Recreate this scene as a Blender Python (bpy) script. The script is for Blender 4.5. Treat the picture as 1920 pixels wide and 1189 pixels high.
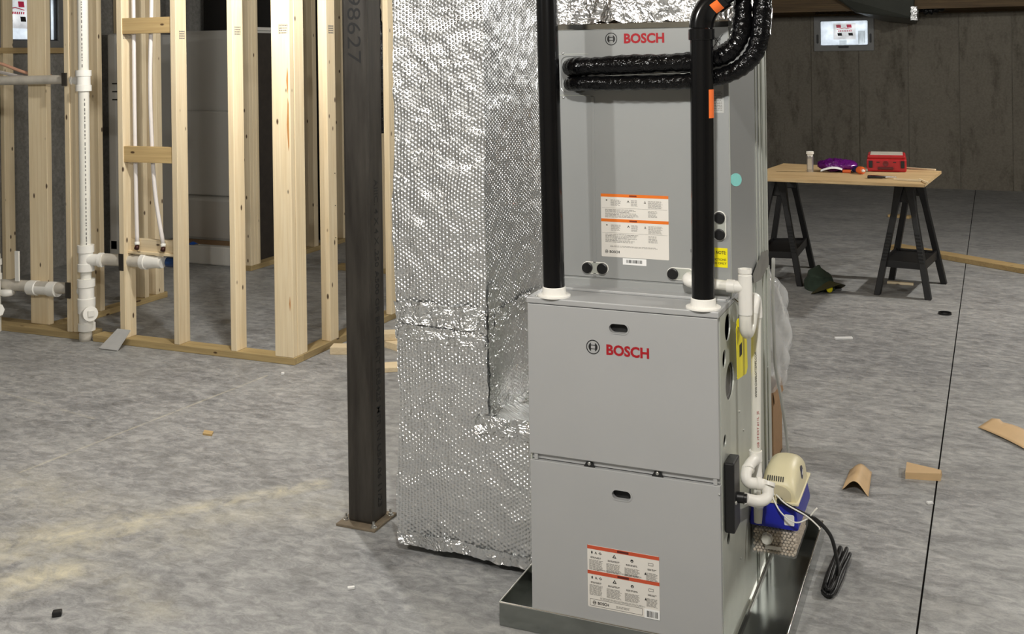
import bpy, bmesh, math, random
from mathutils import Vector, Matrix, noise
from mathutils.geometry import tessellate_polygon

for o in list(bpy.data.objects):
    bpy.data.objects.remove(o, do_unlink=True)
scene = bpy.context.scene
COL = scene.collection
random.seed(7)

# ------------------------------------------------------------------ camera
F_PX, CY, ROLL, YAW = 2018.49, 104.28, 0.0135, -0.40260
CAM = Vector((1.1420, -2.7743, 1.6054))
fw = Vector((math.sin(YAW), math.cos(YAW), 0))
rt = Vector((math.cos(YAW), -math.sin(YAW), 0))
dn = fw.cross(rt)
r2 = rt * math.cos(ROLL) + dn * math.sin(ROLL)
d2 = dn * math.cos(ROLL) - rt * math.sin(ROLL)
cd = bpy.data.cameras.new('camera')
cd.sensor_fit = 'HORIZONTAL'
cd.sensor_width = 36
cd.lens = F_PX / 1920 * 36
cd.shift_y = -(594.5 - CY) / 1920
cd.clip_start = 0.05
cam = bpy.data.objects.new('camera', cd)
COL.objects.link(cam)
up = -d2
bk = -fw
cam.matrix_world = Matrix(((r2.x, up.x, bk.x, CAM.x), (r2.y, up.y, bk.y, CAM.y), (r2.z, up.z, bk.z, CAM.z), (0, 0, 0, 1)))
scene.camera = cam

# ------------------------------------------------------------------ world, exposure, lamps
world = bpy.data.worlds.new('world')
scene.world = world
world.use_nodes = True
bg = world.node_tree.nodes['Background']
bg.inputs[0].default_value = (0.80, 0.90, 1.0, 1)
bg.inputs[1].default_value = 1.6
vs = scene.view_settings
vs.view_transform = 'Standard'
vs.look = 'None'
vs.gamma = 1
vs.exposure = 0.92
vs.use_curve_mapping = False

# bare bulbs along the ceiling: (x, y, z, watts)
LAMPS = [(0.80, -1.80, 2.40, 90), (-1.85, 1.30, 2.40, 62), (2.3, 4.9, 2.40, 88), (-1.25, 3.8, 2.40, 16),
         (-1.7, -2.1, 2.40, 66), (3.4, 0.9, 2.40, 78)]


# ------------------------------------------------------------------ helpers
def lin(c):
    c /= 255.0
    return c / 12.92 if c <= 0.04045 else ((c + 0.055) / 1.055) ** 2.4


def rgb(r, g, b):
    return (lin(r), lin(g), lin(b), 1)


class MB:
    def __init__(s):
        s.v, s.f = [], []

    def add(s, vs_, fs_):
        n = len(s.v)
        s.v += [Vector(p) for p in vs_]
        s.f += [tuple(i + n for i in f) for f in fs_]
        return s

    def box(s, x0, x1, y0, y1, z0, z1):
        return s.add([(x0, y0, z0), (x1, y0, z0), (x1, y1, z0), (x0, y1, z0), (x0, y0, z1), (x1, y0, z1), (x1, y1, z1), (x0, y1, z1)],
                     [(0, 3, 2, 1), (4, 5, 6, 7), (0, 1, 5, 4), (1, 2, 6, 5), (2, 3, 7, 6), (3, 0, 4, 7)])

    def obox(s, c, ax, ay, az):
        """box about centre c with half-axis vectors"""
        c, ax, ay, az = Vector(c), Vector(ax), Vector(ay), Vector(az)
        p = [c + i * ax + j * ay + k * az for k in (-1, 1) for (i, j) in ((-1, -1), (1, -1), (1, 1), (-1, 1))]
        return s.add(p, [(0, 3, 2, 1), (4, 5, 6, 7), (0, 1, 5, 4), (1, 2, 6, 5), (2, 3, 7, 6), (3, 0, 4, 7)])

    def ring(s, c, d, r, n):
        d = Vector(d).normalized()
        a = d.orthogonal().normalized() if abs(d.z) > 0.99 else d.cross(Vector((0, 0, 1))).normalized()
        b = d.cross(a)
        return [Vector(c) + r * (math.cos(t) * a + math.sin(t) * b) for t in [2 * math.pi * i / n for i in range(n)]]

    def rings(s, rr, caps=True, closed=False):
        n = len(rr[0])
        base = len(s.v)
        for r in rr:
            s.v += r
        m = len(rr)
        for i in range(m - 1 if not closed else m):
            j = (i + 1) % m
            for k in range(n):
                k2 = (k + 1) % n
                s.f.append((base + i * n + k, base + i * n + k2, base + j * n + k2, base + j * n + k))
        if caps and not closed:
            s.f.append(tuple(base + k for k in reversed(range(n))))
            s.f.append(tuple(base + (m - 1) * n + k for k in range(n)))
        return s

    def cyl(s, p0, p1, r, r1=None, n=20, caps=True):
        p0, p1 = Vector(p0), Vector(p1)
        d = p1 - p0
        return s.rings([s.ring(p0, d, r, n), s.ring(p1, d, r if r1 is None else r1, n)], caps)

    def lathe(s, p, d, prof, n=24, caps=True):
        """prof: (distance along d, radius)"""
        p, d = Vector(p), Vector(d).normalized()
        return s.rings([s.ring(p + d * t, d, max(r, 1e-5), n) for t, r in prof], caps)

    def tube(s, pts, r, n=12, sub=6, rfun=None, caps=True):
        pts = [Vector(p) for p in pts]
        path = []
        if sub <= 1 or len(pts) < 3:
            path = pts
        else:
            ex = [2 * pts[0] - pts[1]] + pts + [2 * pts[-1] - pts[-2]]
            for i in range(1, len(ex) - 2):
                a, b, c, d = ex[i - 1:i + 3]
                for k in range(sub):
                    t = k / sub
                    path.append(0.5 * ((2 * b) + (-a + c) * t + (2 * a - 5 * b + 4 * c - d) * t * t + (-a + 3 * b - 3 * c + d) * t ** 3))
            path.append(pts[-1])
        # parallel transport
        rr = []
        t0 = (path[1] - path[0]).normalized()
        a = t0.orthogonal().normalized()
        for i, p in enumerate(path):
            t = (path[min(i + 1, len(path) - 1)] - path[max(i - 1, 0)]).normalized()
            a = (a - t * a.dot(t)).normalized()
            b = t.cross(a)
            rad = r if rfun is None else rfun(i / (len(path) - 1), i)
            rr.append([p + rad * (math.cos(q) * a + math.sin(q) * b) for q in [2 * math.pi * k / n for k in range(n)]])
        return s.rings(rr, caps)

    def holed(s, outer, holes, to3d, depth):
        """flat plate with holes: outer/holes 2-D loops, to3d(u,v,w)->point, w in 0..depth"""
        loops = [[Vector((u, v, 0)) for u, v in l] for l in [outer] + holes]
        tris = tessellate_polygon(loops)
        flat = [p for l in loops for p in l]
        n = len(flat)
        base = len(s.v)
        for w in (0, depth):
            s.v += [Vector(to3d(p.x, p.y, w)) for p in flat]
        for t in tris:
            s.f.append(tuple(base + i for i in t))
            s.f.append(tuple(base + n + i for i in reversed(t)))
        k = 0
        for l in loops:
            m = len(l)
            for i in range(m):
                j = (i + 1) % m
                s.f.append((base + k + i, base + k + j, base + n + k + j, base + n + k + i))
            k += m
        return s

    def grid(s, fn, nu, nv):
        base = len(s.v)
        for j in range(nv + 1):
            for i in range(nu + 1):
                s.v.append(Vector(fn(i / nu, j / nv)))
        for j in range(nv):
            for i in range(nu):
                a = base + j * (nu + 1) + i
                s.f.append((a, a + 1, a + nu + 2, a + nu + 1))
        return s

    def build(s, name, mat, parent=None, smooth=False, bev=0, origin=None, seg=2, recalc=True, auto=None):
        if parent is not None:
            o0 = ORG[parent.name]
        else:
            if origin is None:
                xs = [p.x for p in s.v]; ys = [p.y for p in s.v]; zs = [p.z for p in s.v]
                origin = ((min(xs) + max(xs)) / 2, (min(ys) + max(ys)) / 2, min(zs))
            o0 = Vector(origin)
        me = bpy.data.meshes.new(name)
        me.from_pydata([p - o0 for p in s.v], [], s.f)
        bm = bmesh.new()
        bm.from_mesh(me)
        bmesh.ops.remove_doubles(bm, verts=bm.verts, dist=1e-6)
        if recalc:
            bmesh.ops.recalc_face_normals(bm, faces=bm.faces)
        if bev:
            ed = [e for e in bm.edges if len(e.link_faces) == 2 and e.calc_face_angle(0) > 0.6]
            bmesh.ops.bevel(bm, geom=ed, offset=bev, segments=seg, affect='EDGES', profile=0.5, clamp_overlap=True)
        bm.to_mesh(me)
        bm.free()
        if smooth:
            for p in me.polygons:
                p.use_smooth = True
            if auto is not None:
                bmx = bmesh.new(); bmx.from_mesh(me)
                for e in bmx.edges:
                    if len(e.link_faces) == 2 and e.calc_face_angle(0) > auto:
                        e.smooth = False
                bmx.to_mesh(me); bmx.free()
        if mat:
            me.materials.append(mat)
        o = bpy.data.objects.new(name, me)
        COL.objects.link(o)
        if parent is not None:
            o.parent = parent
        else:
            o.location = o0
        ORG[o.name] = o0
        return o


ORG = {}


def thing(name, label, cat, loc, group=None):
    o = bpy.data.objects.new(name, None)
    o.empty_display_size = 0.1
    COL.objects.link(o)
    o.location = loc
    ORG[o.name] = Vector(loc)
    o['label'] = label
    o['category'] = cat
    if group:
        o['group'] = group
    return o


def tag(o, label, cat, group=None):
    o['label'] = label
    o['category'] = cat
    if group:
        o['group'] = group
    return o


def struct(o, label=None):
    o['kind'] = 'structure'
    if label:
        o['label'] = label
    return o


def sroot(name, loc=(0, 0, 0), label=None):
    o = bpy.data.objects.new(name, None)
    COL.objects.link(o)
    o.location = loc
    ORG[o.name] = Vector(loc)
    o['kind'] = 'structure'
    if label:
        o['label'] = label
    return o


def text(name, body, size, mat, parent, pos, xd, yd, bold=0.0, extrude=0.0003, width=None, align='LEFT', space=1.0):
    cu = bpy.data.curves.new('tmp_text', 'FONT')
    cu.body = body
    cu.size = size
    cu.offset = bold * size
    cu.extrude = extrude
    cu.resolution_u = 3
    cu.align_x = align
    cu.space_character = space
    ob = bpy.data.objects.new('tmp_text', cu)
    COL.objects.link(ob)
    dg = bpy.context.evaluated_depsgraph_get()
    me = bpy.data.meshes.new_from_object(ob.evaluated_get(dg))
    bpy.data.objects.remove(ob, do_unlink=True)
    bpy.data.curves.remove(cu)
    xs = [v.co.x for v in me.vertices]
    k = 1.0
    if width and xs:
        k = width / (max(xs) - min(xs))
    xd, yd = Vector(xd).normalized(), Vector(yd).normalized()
    nd = xd.cross(yd)
    o0 = ORG[parent.name]
    for v in me.vertices:
        c = v.co.copy()
        v.co = Vector(pos) + xd * c.x * k + yd * c.y + nd * c.z - o0
    me.name = name
    me.materials.clear()
    me.materials.append(mat)
    o = bpy.data.objects.new(name, me)
    COL.objects.link(o)
    o.parent = parent
    ORG[o.name] = o0
    return o


# ------------------------------------------------------------------ materials
def mat(name):
    m = bpy.data.materials.new(name)
    m.use_nodes = True
    nt = m.node_tree
    return m, nt, nt.nodes['Principled BSDF']


def P(b, **k):
    for a, v in k.items():
        b.inputs[a.replace('_', ' ')].default_value = v


def N(nt, t, **k):
    n = nt.nodes.new(t)
    for a, v in k.items():
        setattr(n, a, v)
    return n


def mapped(nt, scale=(1, 1, 1), kind='Object', loc=(0, 0, 0), rot=(0, 0, 0), rnd=False):
    tc = N(nt, 'ShaderNodeTexCoord')
    mp = N(nt, 'ShaderNodeMapping')
    mp.inputs['Scale'].default_value = scale
    mp.inputs['Location'].default_value = loc
    mp.inputs['Rotation'].default_value = rot
    if rnd:
        oi = N(nt, 'ShaderNodeObjectInfo')
        sc = N(nt, 'ShaderNodeVectorMath', operation='SCALE')
        cb = N(nt, 'ShaderNodeCombineXYZ')
        for i, f in enumerate((37.0, 71.0, 53.0)):
            mm = N(nt, 'ShaderNodeMath', operation='MULTIPLY')
            mm.inputs[1].default_value = f
            nt.links.new(oi.outputs['Random'], mm.inputs[0])
            nt.links.new(mm.outputs[0], cb.inputs[i])
        ad = N(nt, 'ShaderNodeVectorMath', operation='ADD')
        nt.links.new(tc.outputs[kind], ad.inputs[0])
        nt.links.new(cb.outputs[0], ad.inputs[1])
        nt.links.new(ad.outputs[0], mp.inputs[0])
    else:
        nt.links.new(tc.outputs[kind], mp.inputs[0])
    return mp.outputs[0]


def nz(nt, vec, scale=5, detail=4, rough=0.55, dist=0.0):
    n = N(nt, 'ShaderNodeTexNoise')
    n.inputs['Scale'].default_value = scale
    n.inputs['Detail'].default_value = detail
    n.inputs['Roughness'].default_value = rough
    n.inputs['Distortion'].default_value = dist
    if vec is not None:
        nt.links.new(vec, n.inputs['Vector'])
    return n.outputs['Fac']


def ramp(nt, fac, stops, interp='LINEAR'):
    r = N(nt, 'ShaderNodeValToRGB')
    r.color_ramp.interpolation = interp
    el = r.color_ramp.elements
    while len(el) < len(stops):
        el.new(0.5)
    for e, (p, c) in zip(el, stops):
        e.position = p
        e.color = c if len(c) == 4 else (*c, 1)
    nt.links.new(fac, r.inputs[0])
    return r.outputs[0]


def mix(nt, fac, a, b, blend='MIX'):
    m = N(nt, 'ShaderNodeMix', data_type='RGBA', blend_type=blend)
    for sck, v in ((m.inputs[0], fac), (m.inputs[6], a), (m.inputs[7], b)):
        if hasattr(v, 'node'):
            nt.links.new(v, sck)
        else:
            sck.default_value = v
    return m.outputs[2]


def math_(nt, op, a, b=None, c=None):
    m = N(nt, 'ShaderNodeMath', operation=op)
    for i, v in enumerate((a, b, c)):
        if v is None:
            continue
        if hasattr(v, 'node'):
            nt.links.new(v, m.inputs[i])
        else:
            m.inputs[i].default_value = v
    return m.outputs[0]


def bump(nt, b, h, strength=0.3, dist=0.01, prev=None):
    n = N(nt, 'ShaderNodeBump')
    n.inputs['Strength'].default_value = strength
    n.inputs['Distance'].default_value = dist
    nt.links.new(h, n.inputs['Height'])
    if prev is not None:
        nt.links.new(prev, n.inputs['Normal'])
    nt.links.new(n.outputs[0], b.inputs['Normal'])
    return n.outputs[0]


def plain(name, col, rough=0.5, metal=0.0, var=0.06, scale=20, bmp=0.0, spec=0.5, coat=0.0):
    m, nt, b = mat(name)
    P(b, Roughness=rough, Metallic=metal)
    b.inputs['Specular IOR Level'].default_value = spec
    b.inputs['Coat Weight'].default_value = coat
    v = mapped(nt)
    f = nz(nt, v, scale, 4)
    c0 = tuple(max(0, x * (1 - var)) for x in col[:3])
    c1 = tuple(min(1, x * (1 + var)) for x in col[:3])
    nt.links.new(ramp(nt, f, [(0.3, c0), (0.7, c1)]), b.inputs['Base Color'])
    if bmp:
        bump(nt, b, f, bmp, 0.002)
    return m


M = {}
M['paint_grey'] = plain('grey_cabinet_paint', rgb(177, 178, 178), 0.38, 0.25, 0.015, 6)
M['paint_grey2'] = plain('grey_coil_paint', rgb(166, 168, 167), 0.30, 0.3, 0.02, 4)
M['galv'] = plain('galvanised_sheet', rgb(190, 193, 184), 0.40, 0.35, 0.05, 14)
M['galv_dark'] = plain('pan_sheet_metal', rgb(142, 146, 142), 0.16, 0.88, 0.08, 5)
M['dark_inner'] = plain('dark_inside', rgb(22, 22, 22), 0.7)
M['black_pipe'] = plain('black_abs', rgb(13, 13, 14), 0.16, 0, 0.1, 8, spec=0.5)
M['black_matte'] = plain('black_plastic', rgb(19, 19, 20), 0.45)
M['black_rubber'] = plain('black_rubber', rgb(14, 14, 15), 0.45)
M['pvc'] = plain('white_pvc', rgb(226, 224, 214), 0.3, 0, 0.03, 10)
M['pvc_grey'] = plain('grey_white_pvc', rgb(196, 190, 178), 0.4, 0, 0.12, 14)
M['white'] = plain('white_plastic', rgb(235, 233, 226), 0.4, 0, 0.02)
M['pex'] = plain('white_pex', rgb(222, 216, 212), 0.35, 0, 0.03)
M['label'] = plain('label_paper', rgb(224, 220, 212), 0.45, 0, 0.015)
M['sticker'] = plain('sticker_white', rgb(238, 238, 236), 0.4, 0, 0.01)
M['orange_print'] = plain('orange_print', rgb(226, 116, 34), 0.45, 0, 0.03)
M['red_print'] = plain('red_orange_print', rgb(196, 80, 48), 0.45, 0, 0.03)
M['ink'] = plain('grey_ink', rgb(120, 117, 112), 0.6, 0, 0.02)
M['black_ink'] = plain('black_ink', rgb(22, 22, 22), 0.6, 0, 0.02)
M['red_ink'] = plain('red_lettering', rgb(158, 18, 30), 0.4, 0, 0.02)
M['yellow'] = plain('yellow_tag', rgb(236, 222, 22), 0.4, 0, 0.03)
M['orange_tag'] = plain('orange_tag', rgb(232, 110, 45), 0.35, 0, 0.03)
M['steel_screw'] = plain('zinc_screw', rgb(200, 200, 196), 0.3, 0.9)
M['blue'] = plain('blue_lid', rgb(20, 30, 158), 0.4, 0, 0.04)
M['cream'] = plain('cream_plastic', rgb(226, 217, 180), 0.42, 0, 0.02)
M['cream_shade'] = plain('cream_recess_shade', rgb(205, 196, 166), 0.5, 0, 0.02)  # darker cream, recess shade put into the colour
M['navy'] = plain('navy_print', rgb(18, 26, 70), 0.4)
M['pellet'] = plain('pellets', rgb(205, 192, 174), 0.7, 0, 0.12, 60)
M['pellet_gap'] = plain('pellet_gap_shade', rgb(70, 62, 54), 0.9)  # dark tone that gives the shade between pellets
M['cyan'] = plain('cyan_dot', rgb(140, 226, 218), 0.6, 0, 0.05)
M['chrome'] = plain('bright_metal', rgb(225, 225, 220), 0.15, 1.0)
M['red_plastic'] = plain('red_tool_case', rgb(172, 28, 34), 0.42, 0, 0.08)
M['purple'] = plain('purple_film', rgb(96, 24, 112), 0.18, 0.15, 0.25, 14)
M['orange_cap'] = plain('orange_cap', rgb(214, 96, 40), 0.45)
M['hat_green'] = plain('green_cloth', rgb(42, 56, 44), 0.9, 0, 0.15, 40, 0.3)
M['hat_olive'] = plain('olive_cloth', rgb(58, 56, 28), 0.9, 0, 0.15, 40, 0.3)
M['sash'] = plain('window_vinyl', rgb(118, 118, 116), 0.5)
M['sash_dark'] = plain('window_gasket', rgb(18, 18, 20), 0.5)
M['shower'] = plain('white_fibreglass', rgb(196, 194, 188), 0.22, 0, 0.02, 3)
M['shower_back'] = plain('raw_fibreglass_shade', rgb(46, 40, 34), 0.8, 0, 0.2)  # brown fibreglass with the shade of its unlit outer side in the colour
M['cardboard'] = plain('cardboard', rgb(158, 126, 92), 0.85, 0, 0.06, 30)
M['kraft'] = plain('kraft_paper', rgb(212, 180, 136), 0.6, 0, 0.05, 12)
M['blue_tape'] = plain('blue_tape', rgb(36, 92, 190), 0.5)
M['brass'] = plain('dark_crimp', rgb(60, 26, 20), 0.4, 0.3)
M['cable'] = plain('grey_cable', rgb(168, 168, 162), 0.5)
M['copper_pipe'] = plain('pink_pex', rgb(206, 158, 132), 0.4)
M['grey_board'] = plain('grey_offcut', rgb(176, 176, 174), 0.7, 0, 0.05)
M['silver'] = plain('silver_can', rgb(188, 186, 184), 0.3, 0.7, 0.1)
M['bulb'] = plain('porcelain', rgb(235, 235, 230), 0.3)
M['red_square'] = plain('sticker_red', rgb(205, 45, 70), 0.5)
M['resin'] = plain('resin', rgb(190, 134, 78), 0.6)
M['duct_dark'] = plain('dark_duct_wrap', rgb(70, 72, 66), 0.45, 0.3, 0.1, 6)


def wood(name, axis, light, dark, knots=True, rough=0.62, bmpk=0.12):
    m, nt, b = mat(name)
    sc = [16, 16, 16]
    sc[axis] = 0.9
    v = mapped(nt, tuple(sc), rnd=True)
    f1 = nz(nt, v, 2.2, 5, 0.6, 0.6)
    sc2 = [60, 60, 60]
    sc2[axis] = 1.2
    v2 = mapped(nt, tuple(sc2), rnd=True)
    f2 = nz(nt, v2, 2.0, 3, 0.6)
    c = ramp(nt, f1, [(0.28, dark), (0.5, tuple((a + q) / 2 for a, q in zip(dark, light))), (0.72, light)])
    c = mix(nt, 0.4, c, ramp(nt, f2, [(0.3, tuple(x * 0.86 for x in dark[:3])), (0.7, light)]))
    # tone per board
    oi = N(nt, 'ShaderNodeObjectInfo')
    tone = ramp(nt, oi.outputs['Random'], [(0, (0.86, 0.84, 0.82)), (1, (1.08, 1.05, 1.0))])
    c = mix(nt, 1.0, c, tone, 'MULTIPLY')
    if knots:
        k = [15, 15, 15]
        k[axis] = 6.5
        v3 = mapped(nt, tuple(k), rnd=True)
        vo = N(nt, 'ShaderNodeTexVoronoi')
        vo.inputs['Scale'].default_value = 1.0
        nt.links.new(v3, vo.inputs['Vector'])
        kr = ramp(nt, vo.outputs['Distance'], [(0.0, (1, 1, 1)), (0.075, (0.9, 0.9, 0.9)), (0.12, (0, 0, 0))])
        c = mix(nt, kr, c, rgb(70, 46, 26))
    nt.links.new(c, b.inputs['Base Color'])
    P(b, Roughness=rough)
    bump(nt, b, f2, bmpk, 0.003)
    return m


PL, PD = rgb(240, 227, 198), rgb(222, 202, 164)
for i, a in enumerate('xyz'):
    M['wood_' + a] = wood('pine_' + a, i, PL, PD)
    M['treated_' + a] = wood('treated_' + a, i, rgb(188, 168, 122), rgb(150, 130, 90), True)
    M['oldwood_' + a] = wood('joist_' + a, i, rgb(112, 92, 62), rgb(62, 48, 32), False, 0.75)
    M['block_' + a] = wood('block_' + a, i, rgb(206, 182, 132), rgb(176, 148, 102))
M['osb'] = wood('plywood_sheet', 0, rgb(226, 202, 156), rgb(168, 134, 90), False, 0.6)


# concrete floor
def make_floor_mat():
    m, nt, b = mat('concrete_floor')
    v = mapped(nt, kind='Object')
    vst = mapped(nt, (0.95, 1.7, 1), rot=(0, 0, 0.4))
    big = nz(nt, v, 0.55, 4, 0.6)
    mid = nz(nt, vst, 2.3, 7, 0.66, 0.7)
    fine = nz(nt, vst, 16, 6, 0.7, 0.5)
    grit = nz(nt, v, 160, 3, 0.6)
    c = ramp(nt, mid, [(0.30, rgb(96, 98, 100)), (0.45, rgb(140, 141, 142)), (0.56, rgb(164, 165, 164)), (0.72, rgb(194, 194, 190))])
    c = mix(nt, 0.4, c, ramp(nt, big, [(0.35, rgb(116, 118, 121)), (0.65, rgb(176, 175, 170))]))
    c = mix(nt, 0.42, c, ramp(nt, fine, [(0.34, rgb(70, 72, 73)), (0.5, rgb(152, 153, 153)), (0.66, rgb(206, 206, 203))]))
    c = mix(nt, 0.12, c, ramp(nt, grit, [(0.3, rgb(80, 80, 78)), (0.7, rgb(190, 188, 182))]))
    # dark scuffs
    sc = nz(nt, mapped(nt, (2.2, 7, 1), rot=(0, 0, -0.5)), 2.2, 6, 0.75, 1.2)
    c = mix(nt, ramp(nt, sc, [(0.60, (0, 0, 0)), (0.72, (0.5, 0.5, 0.5))]), c, rgb(74, 73, 72))
    # sawdust swept over the slab: soft bands between two floor points
    geo = N(nt, 'ShaderNodeNewGeometry')
    sep = N(nt, 'ShaderNodeSeparateXYZ')
    nt.links.new(geo.outputs['Position'], sep.inputs[0])
    X, Y = sep.outputs[0], sep.outputs[1]
    wob = math_(nt, 'MULTIPLY', math_(nt, 'SUBTRACT', nz(nt, v, 2.4, 4), 0.5), 0.35)
    total = None
    for (x0, y0, x1, y1, wd, amp) in ((-1.78, -0.12, -1.15, 0.66, 0.075, 0.9), (-2.0, -0.34, -1.55, 0.10, 0.22, 0.75), (-1.70, -0.45, -1.50, -0.22, 0.13, 0.95),
                                      (-2.30, 0.34, -2.16, 1.75, 0.012, 0.5), (-3.3, 1.08, -2.5, 0.93, 0.012, 0.4), (-1.5, 0.2, -0.95, 0.5, 0.18, 0.3),
                                      (-2.25, 0.25, -1.3, 0.1, 0.2, 0.3), (-1.45, -0.15, -1.05, -0.3, 0.12, 0.28)):
        L = math.hypot(x1 - x0, y1 - y0)
        ux, uy = (x1 - x0) / L, (y1 - y0) / L
        dx, dy = math_(nt, 'SUBTRACT', X, x0), math_(nt, 'SUBTRACT', Y, y0)
        t = math_(nt, 'ADD', math_(nt, 'MULTIPLY', dx, ux), math_(nt, 'MULTIPLY', dy, uy))
        q = math_(nt, 'ADD', math_(nt, 'MULTIPLY', dx, -uy), math_(nt, 'MULTIPLY', dy, ux))
        if wd > 0.03:
            q = math_(nt, 'ADD', q, math_(nt, 'MULTIPLY', wob, wd * 2.2))
        tc_ = math_(nt, 'SUBTRACT', t, math_(nt, 'MINIMUM', math_(nt, 'MAXIMUM', t, 0.0), L))
        d = math_(nt, 'SQRT', math_(nt, 'ADD', math_(nt, 'MULTIPLY', tc_, tc_), math_(nt, 'MULTIPLY', q, q)))
        g = math_(nt, 'MULTIPLY', math_(nt, 'MAXIMUM', math_(nt, 'SUBTRACT', 1.0, math_(nt, 'DIVIDE', d, wd)), 0.0), amp)
        total = g if total is None else math_(nt, 'MAXIMUM', total, g)
    brk = ramp(nt, nz(nt, mapped(nt, (5, 5, 5)), 1.6, 6, 0.7, 0.5), [(0.36, (0.05,) * 3), (0.62, (1,) * 3)])
    dust = math_(nt, 'MULTIPLY', math_(nt, 'MULTIPLY', total, brk), math_(nt, 'ADD', 0.25, nz(nt, v, 40, 6, 0.8)))
    dust = math_(nt, 'MINIMUM', math_(nt, 'MULTIPLY', dust, 1.0), 0.7)
    c = mix(nt, dust, c, rgb(220, 212, 182))
    nt.links.new(c, b.inputs['Base Color'])
    nt.links.new(ramp(nt, fine, [(0.2, (0.42,) * 3), (0.8, (0.68,) * 3)]), b.inputs['Roughness'])
    b.inputs['Specular IOR Level'].default_value = 0.35
    h = math_(nt, 'ADD', math_(nt, 'MULTIPLY', fine, 0.7), math_(nt, 'MULTIPLY', grit, 0.3))
    bump(nt, b, h, 0.25, 0.004)
    return m


M['floor'] = make_floor_mat()


def concrete_wall(name, base, dark, stain=(0.52, 0.74), grit=0.35):
    m, nt, b = mat(name)
    v = mapped(nt, rnd=True)
    vz = mapped(nt, (2.6, 2.6, 0.8), rnd=True)
    a = nz(nt, v, 1.5, 5, 0.6)
    st = nz(nt, vz, 2.0, 6, 0.72, 0.15)
    g = nz(nt, v, 45, 4, 0.6)
    c = ramp(nt, a, [(0.3, tuple(x * 0.8 for x in base[:3])), (0.7, base)])
    c = mix(nt, ramp(nt, st, [(stain[0], (0, 0, 0)), (stain[1], (0.85,) * 3)]), c, dark)
    c = mix(nt, grit, c, ramp(nt, g, [(0.36, tuple(x * 0.8 for x in dark[:3])), (0.64, tuple(min(1, x * 1.15) for x in base[:3]))]))
    nt.links.new(c, b.inputs['Base Color'])
    P(b, Roughness=0.85)
    bump(nt, b, g, 0.25, 0.004)
    return m


M['wall'] = concrete_wall('poured_concrete', rgb(124, 118, 106), rgb(58, 51, 38), (0.50, 0.72), 0.18)
M['wall_w'] = concrete_wall('west_concrete', rgb(146, 144, 138), rgb(104, 101, 96))
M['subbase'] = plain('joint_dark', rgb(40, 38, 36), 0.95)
M['ceil'] = plain('dark_sheathing', rgb(96, 80, 58), 0.9, 0, 0.2, 4)


def foil(name, bubbles=True, crumple=1.0, pitch=0.0135, rough=0.32, col=(0.90, 0.91, 0.91), bs=0.46, fs=1.0):
    m, nt, b = mat(name)
    P(b, Metallic=1.0, Roughness=rough)
    v = mapped(nt)
    g = nz(nt, v, 4, 4)
    nt.links.new(ramp(nt, g, [(0.3, tuple(x * 0.9 for x in col)), (0.7, col)]), b.inputs['Base Color'])
    cr = N(nt, 'ShaderNodeTexVoronoi', feature='F1')
    cr.inputs['Scale'].default_value = 22 * fs
    wob = N(nt, 'ShaderNodeVectorMath', operation='MULTIPLY_ADD')
    nn = N(nt, 'ShaderNodeTexNoise')
    nn.inputs['Scale'].default_value = 9
    nn.inputs['Detail'].default_value = 3
    nt.links.new(v, nn.inputs['Vector'])
    nt.links.new(nn.outputs['Color'], wob.inputs[0])
    wob.inputs[1].default_value = (0.12, 0.12, 0.12)
    nt.links.new(v, wob.inputs[2])
    nt.links.new(wob.outputs[0], cr.inputs['Vector'])
    big = nz(nt, v, 7 * fs, 3, 0.55, 1.0 if fs > 1 else 0.0)
    h = math_(nt, 'ADD', math_(nt, 'MULTIPLY', cr.outputs['Distance'], 0.5 * crumple), math_(nt, 'MULTIPLY', big, 1.0 * crumple))
    nrm = bump(nt, b, h, (0.45 if fs == 1 else 0.75) * min(1, crumple), 0.02 / fs ** 0.5)
    if bubbles:
        sep = N(nt, 'ShaderNodeSeparateXYZ')
        nt.links.new(wobble_vec(nt, v), sep.inputs[0])
        u = math_(nt, 'ADD', sep.outputs[0], sep.outputs[1])
        w = sep.outputs[2]
        tot = None
        k = 4 * math.pi / (math.sqrt(3) * pitch)
        for ang in (0, 60, 120):
            a = math.radians(ang)
            ph = math_(nt, 'ADD', math_(nt, 'MULTIPLY', u, k * math.cos(a)), math_(nt, 'MULTIPLY', w, k * math.sin(a)))
            cc = math_(nt, 'COSINE', ph)
            tot = cc if tot is None else math_(nt, 'ADD', tot, cc)
        hh = math_(nt, 'MAXIMUM', math_(nt, 'MULTIPLY', tot, 0.333), -0.25)
        hh = math_(nt, 'MULTIPLY', hh, math_(nt, 'ADD', 0.35, nz(nt, v, 14, 3, 0.6)))
        bump(nt, b, hh, bs, 0.0045, nrm)
    return m


def wobble_vec(nt, v):
    nn = N(nt, 'ShaderNodeTexNoise')
    nn.inputs['Scale'].default_value = 3.0
    nn.inputs['Detail'].default_value = 2
    nt.links.new(v, nn.inputs['Vector'])
    w = N(nt, 'ShaderNodeVectorMath', operation='MULTIPLY_ADD')
    nt.links.new(nn.outputs['Color'], w.inputs[0])
    w.inputs[1].default_value = (0.045, 0.045, 0.045)
    nt.links.new(v, w.inputs[2])
    return w.outputs[0]


M['foil'] = foil('bubble_foil')
M['foil_tape'] = foil('foil_tape', False, 1.0, rough=0.30, fs=4.0)
M['foil_plenum'] = foil('plenum_foil', False, 0.9, rough=0.28, col=(0.95, 0.95, 0.95), fs=4.0)


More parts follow.
